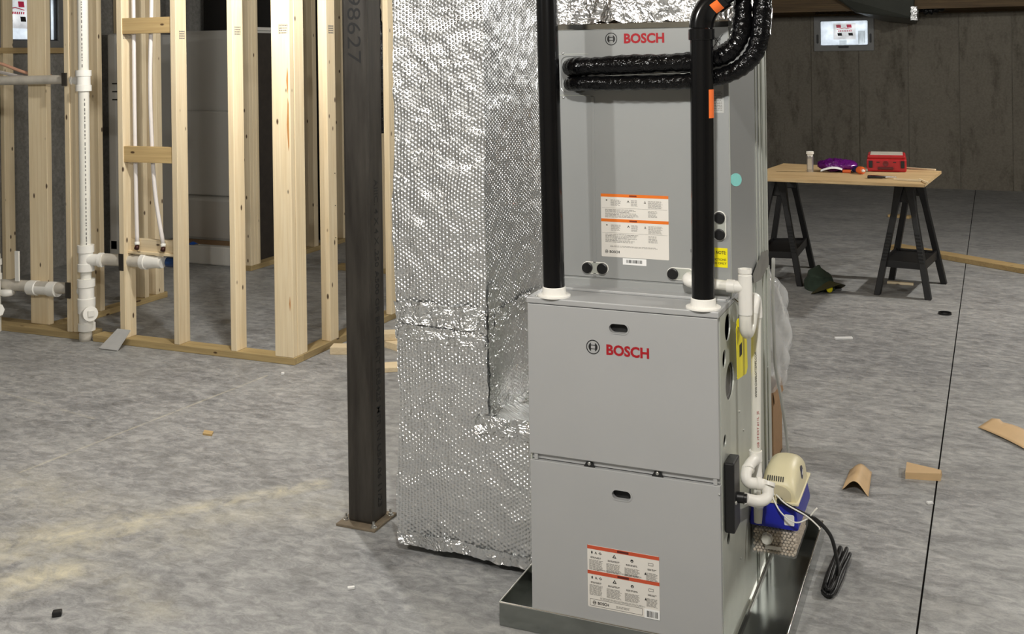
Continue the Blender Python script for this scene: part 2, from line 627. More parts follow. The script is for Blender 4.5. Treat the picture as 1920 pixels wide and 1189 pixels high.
def steel_mat():
    m, nt, b = mat('mill_scale_steel')
    v = mapped(nt)
    vz = mapped(nt, (10, 10, 1.2))
    a = nz(nt, vz, 2.2, 5, 0.6)
    g = nz(nt, v, 30, 5, 0.7)
    c = ramp(nt, a, [(0.3, rgb(42, 38, 34)), (0.7, rgb(74, 70, 64))])
    c = mix(nt, ramp(nt, g, [(0.66, (0, 0, 0)), (0.8, (0.5,) * 3)]), c, rgb(86, 81, 75))
    nt.links.new(c, b.inputs['Base Color'])
    P(b, Roughness=0.45, Metallic=0.35)
    bump(nt, b, g, 0.1, 0.002)
    return m


M['steel'] = steel_mat()
M['plate'] = plain('dusty_base_plate', rgb(120, 108, 90), 0.8, 0, 0.2, 30, 0.4)


def hose_mat():
    m, nt, b = mat('black_insulation_wrap')
    v = mapped(nt)
    g = nz(nt, v, 75, 2, 0.5, 1.5)
    P(b, Roughness=0.16)
    b.inputs['Specular IOR Level'].default_value = 0.3
    nt.links.new(ramp(nt, g, [(0.3, rgb(5, 5, 6)), (0.7, rgb(12, 12, 13))]), b.inputs['Base Color'])
    bump(nt, b, g, 0.7, 0.004)
    return m


M['hose'] = hose_mat()


def clear_mat(name, col, rough, tr, alpha):
    m, nt, b = mat(name)
    v = mapped(nt)
    g = nz(nt, v, 8, 3)
    nt.links.new(ramp(nt, g, [(0.3, tuple(c * 0.96 for c in col)), (0.7, col)]), b.inputs['Base Color'])
    P(b, Roughness=rough, IOR=1.3, Alpha=alpha)
    b.inputs['Transmission Weight'].default_value = tr
    bump(nt, b, g, 0.1, 0.004)
    return m


M['clear'] = clear_mat('clear_tank', (0.9, 0.9, 0.88), 0.08, 0.0, 0.10)
M['film'] = clear_mat('plastic_film', (0.85, 0.86, 0.86), 0.12, 0.0, 0.42)


def pane_mat(name, tint):
    m, nt, b = mat(name)
    out = nt.nodes['Material Output']
    v = mapped(nt)
    g = nz(nt, v, 9, 5, 0.6)
    c = ramp(nt, g, [(0.3, tuple(x * 0.75 for x in tint)), (0.65, tint)])
    tr = N(nt, 'ShaderNodeBsdfTranslucent')
    nt.links.new(c, tr.inputs[0])
    P(b, Roughness=0.2)
    nt.links.new(c, b.inputs['Base Color'])
    mx = N(nt, 'ShaderNodeMixShader')
    mx.inputs[0].default_value = 0.85
    nt.links.new(b.outputs[0], mx.inputs[1])
    nt.links.new(tr.outputs[0], mx.inputs[2])
    nt.links.new(mx.outputs[0], out.inputs[0])
    return m


M['pane'] = pane_mat('filmed_glass', (0.95, 0.95, 0.95))
M['film_label'] = pane_mat('backlit_label', (0.93, 0.86, 0.80))
M['film_red'] = pane_mat('backlit_red', (0.62, 0.04, 0.09))
M['film_white'] = pane_mat('backlit_paper', (0.97, 0.98, 0.97))


def circle(cx, cy, rx, ry=None, n=24):
    ry = rx if ry is None else ry
    return [(cx + rx * math.cos(2 * math.pi * i / n), cy + ry * math.sin(2 * math.pi * i / n)) for i in range(n)]


def stadium(cx, cy, hw, hh, n=10):
    """rounded slot, half width hw, half height hh (hw>hh horizontal)"""
    r = min(hw, hh)
    out = []
    if hw >= hh:
        for s, a0 in ((1, -90), (-1, 90)):
            out += [(cx + s * (hw - r) + r * math.cos(math.radians(a0 + 180 * i / n)), cy + r * math.sin(math.radians(a0 + 180 * i / n))) for i in range(n + 1)]
    else:
        for s, a0 in ((1, 0), (-1, 180)):
            out += [(cx + r * math.cos(math.radians(a0 + 180 * i / n)), cy + s * (hh - r) + r * math.sin(math.radians(a0 + 180 * i / n))) for i in range(n + 1)]
    return out


def rrect(x0, x1, z0, z1, r, n=5):
    out = []
    for cx, cz, a0 in ((x1 - r, z1 - r, 0), (x0 + r, z1 - r, 90), (x0 + r, z0 + r, 180), (x1 - r, z0 + r, 270)):
        out += [(cx + r * math.cos(math.radians(a0 + 90 * i / n)), cz + r * math.sin(math.radians(a0 + 90 * i / n))) for i in range(n + 1)]
    return out


def rect(x0, x1, z0, z1):
    return [(x0, z0), (x1, z0), (x1, z1), (x0, z1)]


FRONT = lambda y: (lambda u, v, w: (u, y + w, v))          # plate facing -y
SIDE = lambda x: (lambda u, v, w: (x - w, u, v))           # plate facing +x


def rows(mb, x0, x1, z0, z1, n, y, th=0.5, jitter=0.25, seed=1, fill=1.0):
    """lines of unreadable small print on a plane facing -y"""
    rn = random.Random(seed)
    dz = (z1 - z0) / n
    for i in range(n):
        zz = z1 - (i + 0.5) * dz
        L = (x1 - x0) * (1 - jitter * rn.random())
        x = x0
        while x < x0 + L - 0.001:
            w = min(rn.uniform(0.004, 0.012), x0 + L - x)
            mb.add([(x, y, zz - dz * th / 2), (x + w, y, zz - dz * th / 2), (x + w, y, zz + dz * th / 2), (x, y, zz + dz * th / 2)], [(0, 1, 2, 3)])
            x += w + 0.0015


def barcode(mb, x0, x1, z0, z1, y, seed):
    rn = random.Random(seed)
    x = x0
    while x < x1:
        w = rn.choice((0.0009, 0.0016, 0.0024))
        mb.add([(x, y, z0), (x + w, y, z0), (x + w, y, z1), (x, y, z1)], [(0, 1, 2, 3)])
        x += w + rn.choice((0.0008, 0.0014, 0.002))


def anchor_logo(name, cx, cz, r, y, mt, parent):
    """ring with an armature mark inside"""
    mb = MB()
    mb.holed(circle(cx, cz, r, n=36), [circle(cx, cz, r * 0.88, n=36)], FRONT(y), -0.0004)
    for s in (-1, 1):
        pts = [(cx + s * r * 0.66 * math.cos(math.radians(a)), cz + r * 0.66 * math.sin(math.radians(a))) for a in range(-62, 63, 12)]
        inner = [(cx + s * r * 0.30, cz + r * 0.58), (cx + s * r * 0.30, cz - r * 0.58)]
        mb.holed(pts + inner, [], FRONT(y), -0.0004)
    for s in (-1, 1):
        mb.holed(rect(cx - r * 0.32, cx + r * 0.32, cz + s * r * 0.26 - r * 0.05, cz + s * r * 0.26 + r * 0.05), [], FRONT(y), -0.0004)
    return mb.build(name, mt, parent)


def screw(parent, p, d, r=0.004, name='screw'):
    return MB().lathe(p, d, [(-0.001, r), (0.0015, r), (0.0028, r * 0.7), (0.003, 0.0001)], 10).build(name, M['steel_screw'], parent, True)


# ================================================================== THE SETTING
W = 0.533
YB = 10.6          # rear concrete wall
XW = -5.45         # west concrete wall
floor = MB().box(-6.2, 6.2, -5.2, 10.9, -0.15, -0.02).build('floor', M['subbase'])
struct(floor, 'grey troweled concrete basement slab with a saw-cut joint')


def jx(y):
    return 0.979 + 0.0187 * y


mb = MB()
mb.holed([(-6.2, -5.2), (jx(-5.2) - 0.003, -5.2), (jx(10.9) - 0.003, 10.9), (-6.2, 10.9)], [], lambda u, v, w: (u, v, -w), 0.02)
mb.build('slab', M['floor'], floor)
mb = MB()
mb.holed([(jx(-5.2) + 0.003, -5.2), (6.2, -5.2), (6.2, 10.9), (jx(10.9) + 0.003, 10.9)], [], lambda u, v, w: (u, v, -w), 0.02)
mb.build('slab', M['floor'], floor)

# rear wall: poured panels between form joints
wb = sroot('wall_rear', (0, YB, 0), 'dark poured concrete wall with vertical form joints')
WT = 2.03
seams = [-0.63 + 0.55 * i for i in range(-11, 13)]
for a, b_ in zip(seams[:-1], seams[1:]):
    a, b_ = max(a, -6.2), min(b_, 6.2)
    if b_ - a < 0.05:
        continue
    g = 0.005
    if a < -0.5 < b_ and b_ < 0:                     # left of the window
        loops = [(a + g, 0), (b_ - g, 0), (b_ - g, 1.612), (-0.586, 1.612), (-0.586, WT), (a + g, WT)]
    elif a < 0 < b_:
        loops = [(a + g, 0), (b_ - g, 0), (b_ - g, WT), (0.092, WT), (0.092, 1.612), (a + g, 1.612)]
    else:
        loops = rect(a + g, b_ - g, 0, WT)
    dy = random.uniform(0, 0.004)
    MB().holed(loops, [], FRONT(YB + dy), 0.2).build('wall_panel', M['wall'], wb)
MB().holed(rect(-6.2, 6.2, 0, WT), [rect(-0.586, 0.092, 1.612, WT - 0.002)], FRONT(YB + 0.012), 0.2).build('panel_backing', M['wall'], wb)

# other concrete walls
mb = MB().holed([(-5.2, 0), (10.9, 0), (10.9, 2.62), (-5.2, 2.62)], [rect(3.02, 3.67, 1.72, 2.14)], lambda u, v, w: (XW - w, u, v), 0.2)
struct(mb.build('wall_left', M['wall_w'], origin=(XW, 3, 0)), 'grey concrete wall behind the stud partition')
struct(MB().box(6.0, 6.2, -5.2, 10.9, 0, 2.62).build('wall_right', M['wall']), 'poured concrete side wall')
struct(MB().box(-6.2, 6.2, -5.2, -5.0, 0, 2.62).build('wall_front', M['wall']), 'poured concrete wall behind the camera')
ceiling = struct(MB().box(-6.2, 6.2, -5.2, 10.9, 2.62, 2.7).build('ceiling', M['ceil']), 'dark subfloor sheathing above joists')
# wood above the rear wall and the dropped joists along it
for i, (y0, y1, z0, z1) in enumerate(((10.56, 10.75, 2.03, 2.068), (10.52, 10.7, 2.07, 2.11), (10.6, 10.64, 2.11, 2.62), (10.1, 10.14, 2.045, 2.3), (9.65, 9.69, 2.05, 2.3),
                                      (10.3, 10.38, 2.08, 2.12), (9.85, 9.93, 2.085, 2.12))):
    MB().box(-6.0, 6.0, y0, y1, z0, z1).build('joist' if i > 2 else 'sill_plate', M['oldwood_x'], ceiling)
MB().box(-6.0, 6.0, 9.6, 10.6, 2.3, 2.62).build('subfloor_drop', M['oldwood_x'], ceiling)

# ------------------------------------------------------------------ windows
def sticker_set(w, f, s=1.0):
    """house-shaped maker's sticker: f(u,v)->3-D with u,v in metres from the pane centre"""
    def quad(name, u0, u1, v0, v1, m, lift, sh=0.0):
        MB().add([f(u0 + sh, v0, lift), f(u1 + sh, v0, lift), f(u1, v1, lift), f(u0, v1, lift)], [(0, 1, 2, 3)]).build(name, m, w)
    quad('sticker', -0.13, 0.125, -0.09, 0.105, M['film_label'], 0.001)
    quad('red_square', -0.10, -0.045, 0.05, 0.088, M['film_red'], 0.002, 0.006)
    quad('red_square', 0.02, 0.075, 0.05, 0.088, M['film_red'], 0.002, 0.006)
    quad('black_square', -0.085, -0.035, -0.045, -0.012, M['black_ink'], 0.002, 0.006)
    quad('black_square', 0.04, 0.09, -0.045, -0.012, M['black_ink'], 0.002, 0.006)
    mbx = MB()
    for (u0, v0, u1, v1) in ((-0.09, 0.028, -0.005, 0.044), (-0.005, 0.044, 0.08, 0.028)):
        mbx.add([f(u0, v0, 0.002), f(u1, v1, 0.002), f(u1, v1 + 0.006, 0.002), f(u0, v0 + 0.006, 0.002)], [(0, 1, 2, 3)])
    for k in range(8):
        u = -0.075 + k * 0.02
        mbx.add([f(u, 0.004, 0.002), f(u + 0.012, 0.004, 0.002), f(u + 0.015, 0.02, 0.002), f(u + 0.003, 0.02, 0.002)], [(0, 1, 2, 3)])
    mbx.build('sticker_print', M['film_red'], w)


wx0, wx1, wz0, wz1 = -0.583, 0.089, 1.615, 2.024
w1 = sroot('window_1', ((wx0 + wx1) / 2, YB, wz0), 'small basement window with a stickered pane in grey frame')
MB().holed(rect(wx0 - 0.008, wx1 + 0.008, wz0 - 0.008, wz1 + 0.004), [rrect(wx0 + 0.065, wx1 - 0.06, wz0 + 0.06, wz1 - 0.055, 0.015)], FRONT(YB - 0.02), 0.08).build('window_frame', M['sash'], w1, bev=0.004)
MB().holed(rrect(wx0 + 0.06, wx1 - 0.055, wz0 + 0.055, wz1 - 0.05, 0.015), [rrect(wx0 + 0.068, wx1 - 0.063, wz0 + 0.063, wz1 - 0.058, 0.013)], FRONT(YB + 0.0), 0.02).build('gasket', M['sash_dark'], w1)
MB().box(wx0 + 0.06, wx1 - 0.055, YB + 0.02, YB + 0.026, wz0 + 0.055, wz1 - 0.05).build('pane', M['pane'], w1)
pcx, pcz = (wx0 + wx1) / 2 + 0.01, (wz0 + wz1) / 2 + 0.015
sticker_set(w1, lambda u, v, l: (pcx + u * 1.0, YB + 0.0195 - l, pcz + v))
MB().box(-0.085, -0.005, YB + 0.017, YB + 0.019, 1.69, 1.845).build('paper_sheet', M['film_white'], w1)
MB().box(-0.30, -0.215, YB + 0.016, YB + 0.018, 1.685, 1.735).build('tape_strip', M['film_white'], w1)
MB().box(-0.305, -0.19, YB - 0.035, YB - 0.015, 1.645, 1.668).build('latch', M['sash_dark'], w1, bev=0.004)
for xx in (wx0 + 0.035, wx1 - 0.03):
    MB().holed(stadium(xx, wz0 + 0.14, 0.012, 0.055), [], FRONT(YB - 0.024), 0.006).build('side_clip', M['sash_dark'], w1)

# west window (behind the studs)
w2 = sroot('window_2', (XW, 3.35, 1.72), 'small window behind the studs with a stickered pane')
WX = lambda x: (lambda u, v, w: (x - w, u, v))
MB().holed(rect(3.01, 3.68, 1.712, 2.15), [rect(3.075, 3.60, 1.77, 2.10)], WX(XW + 0.02), 0.08).build('window_frame', M['sash'], w2, bev=0.004)
MB().holed(rect(3.07, 3.605, 1.765, 2.105), [rect(3.083, 3.592, 1.778, 2.092)], WX(XW + 0.0), 0.02).build('gasket', M['sash_dark'], w2)
MB().box(XW - 0.04, XW - 0.034, 3.075, 3.60, 1.77, 2.10).build('pane', M['pane'], w2)
for (a, b_) in ((3.525, 3.533), (3.55, 3.56)):
    MB().box(XW - 0.033, XW - 0.02, a, b_, 1.778, 2.092).build('muntin', M['sash'], w2)
MB().box(XW - 0.033, XW - 0.015, 3.44, 3.525, 1.934, 1.944).build('muntin', M['sash_dark'], w2)
sticker_set(w2, lambda u, v, l: (XW - 0.033 + l, 3.235 + u * 1.0, 1.965 + v * 1.15))
MB().box(XW - 0.002, XW + 0.05, 2.95, 3.75, 1.672, 1.714).build('window_sill', M['block_y'], w2)

# ================================================================== STUD PARTITIONS
TOPZ = 2.42
FY = 1.95                      # outer face of the front plate


def stud(parent, x0, x1, y0, y1, z0=0.038, z1=TOPZ, name='stud', m='wood_z'):
    return MB().box(x0, x1, y0, y1, z0, z1).build(name, M[m], parent, bev=0.003)


def stamp_front(parent, x0, x1, z0, z1, y, seed):
    m_ = MB()
    rows(m_, x0, x1, z0, z1, 4, y, 0.55, 0.1, seed)
    for (a, b_, c, d) in ((x0, x0 + 0.002, z0, z1), (x1 - 0.002, x1, z0, z1), (x0, x1, z1, z1 + 0.002)):
        m_.add([(a, y, c), (b_, y, c), (b_, y, d), (a, y, d)], [(0, 1, 2, 3)])
    m_.build('grade_stamp', M['ink'], parent, recalc=False)


def stamp_side(parent, y0, y1, z0, z1, x, seed):
    m_ = MB()
    rows(m_, y0, y1, z0, z1, 4, 0, 0.55, 0.1, seed)
    for (a, b_, c, d) in ((y0, y0 + 0.002, z0, z1), (y1 - 0.002, y1, z0, z1)):
        m_.add([(a, 0, c), (b_, 0, c), (b_, 0, d), (a, 0, d)], [(0, 1, 2, 3)])
    m_.v = [Vector((x, p.x, p.z)) for p in m_.v]
    m_.build('grade_stamp', M['ink'], parent, recalc=False)


fwall = thing('stud_wall', 'pine stud partition on treated plate, with drain pipes threaded through', 'wall framing', (-3.1, FY + 0.045, 0))
MB().box(-5.4, -3.565, FY, FY + 0.14, 0, 0.038).build('bottom_plate', M['treated_x'], fwall, bev=0.003)
MB().box(-3.505, -2.13, FY, FY + 0.089, 0, 0.038).build('bottom_plate', M['treated_x'], fwall, bev=0.003)
MB().box(-5.4, -2.13, FY, FY + 0.089, TOPZ, TOPZ + 0.038).build('top_plate', M['wood_x'], fwall, bev=0.003)
stud(fwall, -4.07, -3.925, FY + 0.085, FY + 0.123)
stud(fwall, -3.70, -3.662, FY + 0.004, FY + 0.093)
stud(fwall, -3.66, -3.622, FY + 0.010, FY + 0.099)
s5 = stud(fwall, -3.30, -3.262, FY, FY + 0.089)
s7 = stud(fwall, -2.918, -2.880, FY, FY + 0.089)
s8 = stud(fwall, -2.535, -2.497, FY, FY + 0.089)
s10 = stud(fwall, -2.250, -2.135, FY, FY + 0.038)
s10b = stud(fwall, -2.172, -2.134, FY + 0.040, FY + 0.129)
stamp_side(s8, FY + 0.018, FY + 0.07, 1.735, 1.785, -2.4968, 3)
stamp_front(s10, -2.20, -2.145, 1.735, 1.785, FY - 0.0004, 4)
stamp_side(s7, FY + 0.03, FY + 0.075, 1.72, 1.77, -2.8798, 5)
stamp_side(s5, FY + 0.012, FY + 0.08, 1.728, 1.758, -3.2618, 6)
# resin streaks on the corner post
for (x, z0, z1, w) in ((-2.150, 1.42, 1.56, 0.007), (-2.149, 1.12, 1.40, 0.008), (-2.152, 0.28, 0.36, 0.005)):
    MB().holed([(x - w, (z0 + z1) / 2), (x, z0), (x + w * 0.6, z0 + 0.03), (x + w * 0.6, z1 - 0.03), (x, z1)], [], FRONT(FY - 0.0006), 0.0008).build('resin_streak', M['resin'], s10)
# blocking between the first two full studs
for (z0, z1, yy) in ((1.757, 1.846, FY + 0.006), (1.034, 1.123, FY + 0.006)):
    MB().box(-3.272, -2.919, yy, yy + 0.038, z0, z1).build('blocking', M['block_x'], fwall, bev=0.002)
MB().box(-3.262, -2.918, FY + 0.05, FY + 0.088, 0.515, 0.595).build('blocking', M['wood_x'], fwall, bev=0.002)
MB().box(-3.262, -2.918, FY + 0.025, FY + 0.05, 0.515, 0.53).build('blocking', M['wood_x'], fwall, bev=0.002)
# nail plates
for (x, z0, z1) in ((-3.702, 0.235, 0.325), (-3.708, 1.465, 1.54), (-3.304, 0.42, 0.515)):
    MB().box(x, x + 0.034, FY - 0.006 if x < -3.6 else FY - 0.002, FY + 0.012, z0, z1).build('nail_plate', M['steel'], fwall)

rwall = thing('stud_wall', 'pine stud return wall running back from the corner post behind the steel column', 'wall framing', (-2.18, 2.6, 0))
MB().box(-2.219, -2.13, FY + 0.091, 3.05, 0, 0.038).build('bottom_plate', M['treated_y'], rwall, bev=0.003)
MB().box(-2.219, -2.13, FY + 0.13, 3.02, TOPZ, TOPZ + 0.038).build('top_plate', M['wood_y'], rwall, bev=0.003)
s12 = stud(rwall, -2.19, -2.132, 2.30, 2.385)
stud(rwall, -2.155, -2.117, 2.956, 3.045)
stamp_side(s12, 2.32, 2.37, 1.74, 1.79, -2.1318, 8)
for z in (0.78, 0.60, 0.96):
    MB().box(-2.15, -2.128, 2.362, 2.366, z, z + 0.004).build('nail', M['steel'], s12)

bwall = thing('stud_wall', 'inner bathroom stud partition with a doorway gap, seen through the front studs', 'wall framing', (-3.93, 3.5, 0))
MB().box(-3.975, -3.886, 2.10, 3.02, 0, 0.038).build('bottom_plate', M['treated_y'], bwall, bev=0.003)
MB().box(-3.975, -3.886, 3.94, 7.4, 0, 0.038).build('bottom_plate', M['treated_y'], bwall, bev=0.003)
MB().box(-3.975, -3.886, 2.10, 7.4, TOPZ, TOPZ + 0.038).build('top_plate', M['wood_y'], bwall, bev=0.003)
for (y0, y1) in ((2.41, 2.448), (2.805, 2.843), (2.91, 2.948), (2.95, 2.988), (3.945, 3.983), (3.985, 4.023), (4.025, 4.063), (4.58, 4.635), (4.80, 4.86), (5.25, 5.288), (5.66, 5.698), (6.07, 6.108)):
    stud(bwall, -3.972, -3.888, y0, y1)
# furring studs against the west wall
fur = thing('furring_studs', 'furring studs standing along the grey wall at the left edge', 'wall framing', (-5.42, 3.5, 0))
for y in (3.05, 3.86, 4.2):
    stud(fur, XW + 0.004, XW + 0.042, y, y + 0.09, 0.0)
# lit studs far behind the column
fst = thing('stud_wall', 'distant stud wall glimpsed between the steel column and the foil duct', 'wall framing', (-2.87, 4.2, 0))
MB().box(-3.3, -2.55, 4.19, 4.28, 0, 0.038).build('bottom_plate', M['treated_x'], fst, bev=0.003)
for x in (-2.99, -2.905, -2.86):
    stud(fst, x, x + 0.038, 4.19, 4.279)
# dark panels added to give the unlit black behind shower and studs
struct(MB().box(-5.4, -3.99, 5.3, 5.33, 0, 2.6).build('wall_shade_rear', M['subbase']), 'added dark panel standing in for the unlit space behind the shower')
struct(MB().box(-4.02, -3.98, 5.3, 7.4, 0, 2.6).build('wall_shade_side', M['subbase']), 'added dark panel standing in for the darkness behind the far studs')
struct(MB().box(-3.98, -2.2, 7.4, 7.43, 0, 2.6).build('wall_shade_hall', M['subbase']), 'added dark panel standing in for the darkness past the framed rooms')

# ------------------------------------------------------------------ shower stall
sh = thing('shower_stall', 'white one-piece shower stall standing unfinished behind the studs', 'shower', (-4.7, 4.4, 0))
SX0, SX1, SY0, SY1, SZ = -5.36, -3.99, 4.03, 4.9, 1.83
MB().box(SX0, SX1, SY0, SY0 + 0.07, 0, 0.148).build('curb', M['shower'], sh, bev=0.012)
MB().box(SX0, SX1, SY0 + 0.07, SY1, 0.0, 0.05).build('base', M['shower'], sh)
MB().box(SX0 + 0.1, SX1 - 0.05, SY1 - 0.05, SY1 - 0.03, 0.05, SZ).build('back_panel', M['shower'], sh)
MB().box(SX0 + 0.1, SX1 - 0.05, SY1 - 0.20, SY1 - 0.05, 0.05, 0.42).build('seat_ledge', M['shower'], sh, bev=0.03)
MB().box(SX0 + 0.1, SX1 - 0.05, SY1 - 0.09, SY1 - 0.05, 0.42, 1.16).build('shelf_ledge', M['shower'], sh, bev=0.015)
MB().box(SX0, SX0 + 0.10, SY0, SY1, 0.05, SZ).build('side_panel', M['shower'], sh, bev=0.02)
MB().box(SX1 - 0.04, SX1 - 0.012, SY0, SY1, 0.05, SZ).build('side_panel', M['shower'], sh)
MB().box(SX1 - 0.011, SX1 + 0.004, SY0 + 0.01, SY1, 0.0, SZ - 0.02).build('rough_back', M['shower_back'], sh)
MB().box(SX0 - 0.03, SX1 + 0.005, SY1 - 0.03, SY1 + 0.0, SZ, SZ + 0.03).build('top_flange', M['shower'], sh)
MB().box(SX1 - 0.03, SX1 + 0.008, SY0, SY1, SZ, SZ + 0.025).build('top_flange', M['shower'], sh)
for z in (1.415, 1.35, 1.285):
    MB().box(SX0 + 0.055, SX0 + 0.11, SY0 - 0.002, SY0 + 0.002, z, z + 0.01).build('print_mark', M['black_ink'], sh)
cb = MB().box(-5.2, -4.02, 4.11, 4.68, 0.052, 0.062).build('cardboard_sheet', M['cardboard'])
tag(cb, 'brown cardboard sheet lying in the shower base', 'cardboard')
for i, (x, y, s) in enumerate(((-4.53, 4.055, 0.07), (-4.78, 4.05, 0.05))):
    t = MB().grid(lambda u, v: (x + s * (u - 0.5), y + 0.05 * (v - 0.5), 0.151 + 0.02 * math.sin(u * 3) * math.sin(v * 3)), 5, 4).build('painters_tape', M['blue_tape'])
    tag(t, ['crumple of blue tape on the shower curb beside the second full stud', 'scrap of blue tape on the shower curb beside the pipe end'][i], 'tape')

# ------------------------------------------------------------------ drain stack and horizontal pipes
dr = thing('drain_stack', 'white plastic drain stack with tees and a cleanout in the stud wall', 'pipe', (-3.55, 1.96, 0))
px, py = -3.552, 1.955


def fitting(mbx, p, d, r, L, lip=0.006):
    mbx.lathe(p, d, [(0, r + lip), (L * 0.28, r + lip), (L * 0.3, r), (L * 0.7, r), (L * 0.72, r + lip), (L, r + lip)], 20)


MB().cyl((px - 0.002, py, 0.02), (px + 0.002, py, TOPZ), 0.03).build('pipe', M['pvc'], dr, True, auto=0.6)
mb = MB()
pd_, ps_ = Vector((0.704, -0.71, 0)), Vector((0.71, 0.704, 0))
for (za, zb_, off_) in ((0.56, 1.40, 0.004), (1.58, 1.95, -0.006)):
    z_ = za
    while z_ < zb_:
        L_ = random.uniform(0.006, 0.02)
        mb.obox(Vector((px, py, z_)) + pd_ * 0.0300 + ps_ * off_, pd_ * 0.0006, ps_ * 0.0028, (0, 0, L_ / 2))
        z_ += L_ + random.uniform(0.006, 0.014)
mb.build('pipe_print', M['ink'], dr)['kind'] = 'stuff'
mb = MB(); fitting(mb, (px, py, 1.435), (0, 0, 1), 0.038, 0.12)
mb.lathe((px, py, 1.495), (-1, 0.35, 0), [(0, 0.03), (0.09, 0.03), (0.09, 0.037), (0.115, 0.037)], 20)
mb.build('tee', M['white'], dr, True, auto=0.5)
mb = MB(); fitting(mb, (px, py, 0.40), (0, 0, 1), 0.04, 0.15)
mb.lathe((px, py, 0.465), (1, 0.25, 0), [(0, 0.034), (0.085, 0.034), (0.085, 0.042), (0.105, 0.042)], 20)
mb.build('tee', M['white'], dr, True, auto=0.5)
mb = MB(); fitting(mb, (px, py, 0.20), (0, 0, 1), 0.043, 0.155)
mb.lathe((px, py, 0.28), (-1, 0.35, 0), [(0, 0.03), (0.06, 0.03)], 20)
mb.build('tee', M['white'], dr, True, auto=0.5)
mb = MB(); fitting(mb, (px, py, 0.06), (0, 0, 1), 0.042, 0.14)
mb.build('cleanout_body', M['white'], dr, True, auto=0.5)
mb = MB().lathe((px + 0.02, py - 0.02, 0.16), (0.9, -0.5, 0.18), [(0, 0.034), (0.055, 0.034), (0.056, 0.042), (0.075, 0.042), (0.076, 0.02)], 20)
mb.obox(Vector((px + 0.02, py - 0.02, 0.16)) + Vector((0.9, -0.5, 0.18)).normalized() * 0.08, (0.008, 0.014, 0), (0, 0, 0.016), Vector((0.9, -0.5, 0.18)) * 0.008)
mb.build('cleanout_plug', M['white'], dr, True, auto=0.5)
MB().lathe((px - 0.005, py - 0.005, -0.0), (0, 0, 1), [(0, 0.036), (0.045, 0.036), (0.05, 0.03)], 16).build('foot_collar', M['pvc_grey'], dr, True)
hp = 1.995
hs = thing('drain_pipe', 'upper grey-white drain pipe running left from the stack through the studs', 'pipe', (-4.2, hp, 1.49))
MB().cyl((-5.3, hp - 0.01, 1.485), (-3.64, hp - 0.005, 1.502), 0.027).build('pipe', M['pvc_grey'], hs, True, auto=0.6)
hs = thing('drain_pipe', 'lower drain pipe with a white coupling crossing in front of the wide flat stud', 'pipe', (-4.2, hp, 0.26))
MB().cyl((-5.3, hp - 0.005, 0.235), (-3.60, hp, 0.283), 0.033).build('pipe', M['pvc_grey'], hs, True, auto=0.6)
mb = MB(); fitting(mb, (-4.03, hp, 0.262), (1, 0, 0.02), 0.038, 0.22); mb.build('coupling', M['white'], hs, True, auto=0.5)
MB().lathe((-4.19, hp - 0.02, 0.245), (0, 0, -1), [(0, 0.042), (0.03, 0.042), (0.04, 0.03)], 18).build('sanitary_tee', M['white'], hs, True)
hs = thing('drain_pipe', 'short drain pipe running right from the stack, ending in a white cap', 'pipe', (-3.3, hp, 0.46))
MB().cyl((-3.47, hp, 0.466), (-3.13, hp, 0.472), 0.034).build('pipe', M['pvc_grey'], hs, True, auto=0.6)
mb = MB().lathe((-3.17, hp, 0.472), (1, 0, 0.01), [(0, 0.045), (0.03, 0.045), (0.032, 0.04), (0.07, 0.036), (0.1, 0.033), (0.12, 0.034), (0.14, 0.03)], 20)
mb.build('reducer', M['white'], hs, True, auto=0.5)
MB().cyl((-3.01, hp + 0.02, 0.475), (-2.93, hp + 0.02, 0.475), 0.028).build('tape_wrap', plain('blue_wrap', rgb(14, 50, 96), 0.4), hs, True, auto=0.6)
ls = thing('drain_stack', 'second white drain stack cut off by the left edge of the view', 'pipe', (-4.235, 1.93, 0))
MB().cyl((-4.235, 1.93, 0.0), (-4.235, 1.93, 0.46), 0.028).build('pipe', M['pvc'], ls, True, auto=0.6)
mb = MB(); fitting(mb, (-4.235, 1.93, 0.31), (0, 0, 1), 0.03, 0.12); mb.build('coupling', M['white'], ls, True, auto=0.5)
MB().lathe((-4.235, 1.93, 0.12), (0.8, -0.6, 0.25), [(0, 0.03), (0.045, 0.03), (0.046, 0.045), (0.08, 0.04)], 8).build('cleanout_plug', M['white'], ls)
st = MB().box(-4.115, -4.085, 1.962, 1.972, 0.30, 0.48).build('pipe_strap', M['white'], hs)
# pink supply lines at the upper left
for i, (pts) in enumerate(([(-4.9, 2.0, 2.0), (-4.45, 2.02, 1.66), (-4.25, 2.03, 1.59), (-4.08, 2.06, 1.535), (-3.95, 2.10, 1.52)], [(-4.7, 2.05, 1.62), (-4.2, 2.09, 1.52), (-4.0, 2.11, 1.515), (-3.78, 2.10, 1.515)])):
    o = MB().tube(pts, 0.010, 10).build('supply_pipe', M['copper_pipe'] if i == 0 else M['pex'], None, True)
    tag(o, ['pink flexible supply pipe sagging in from the upper left corner', 'thin white supply pipe running behind the wide flat stud'][i], 'pipe')
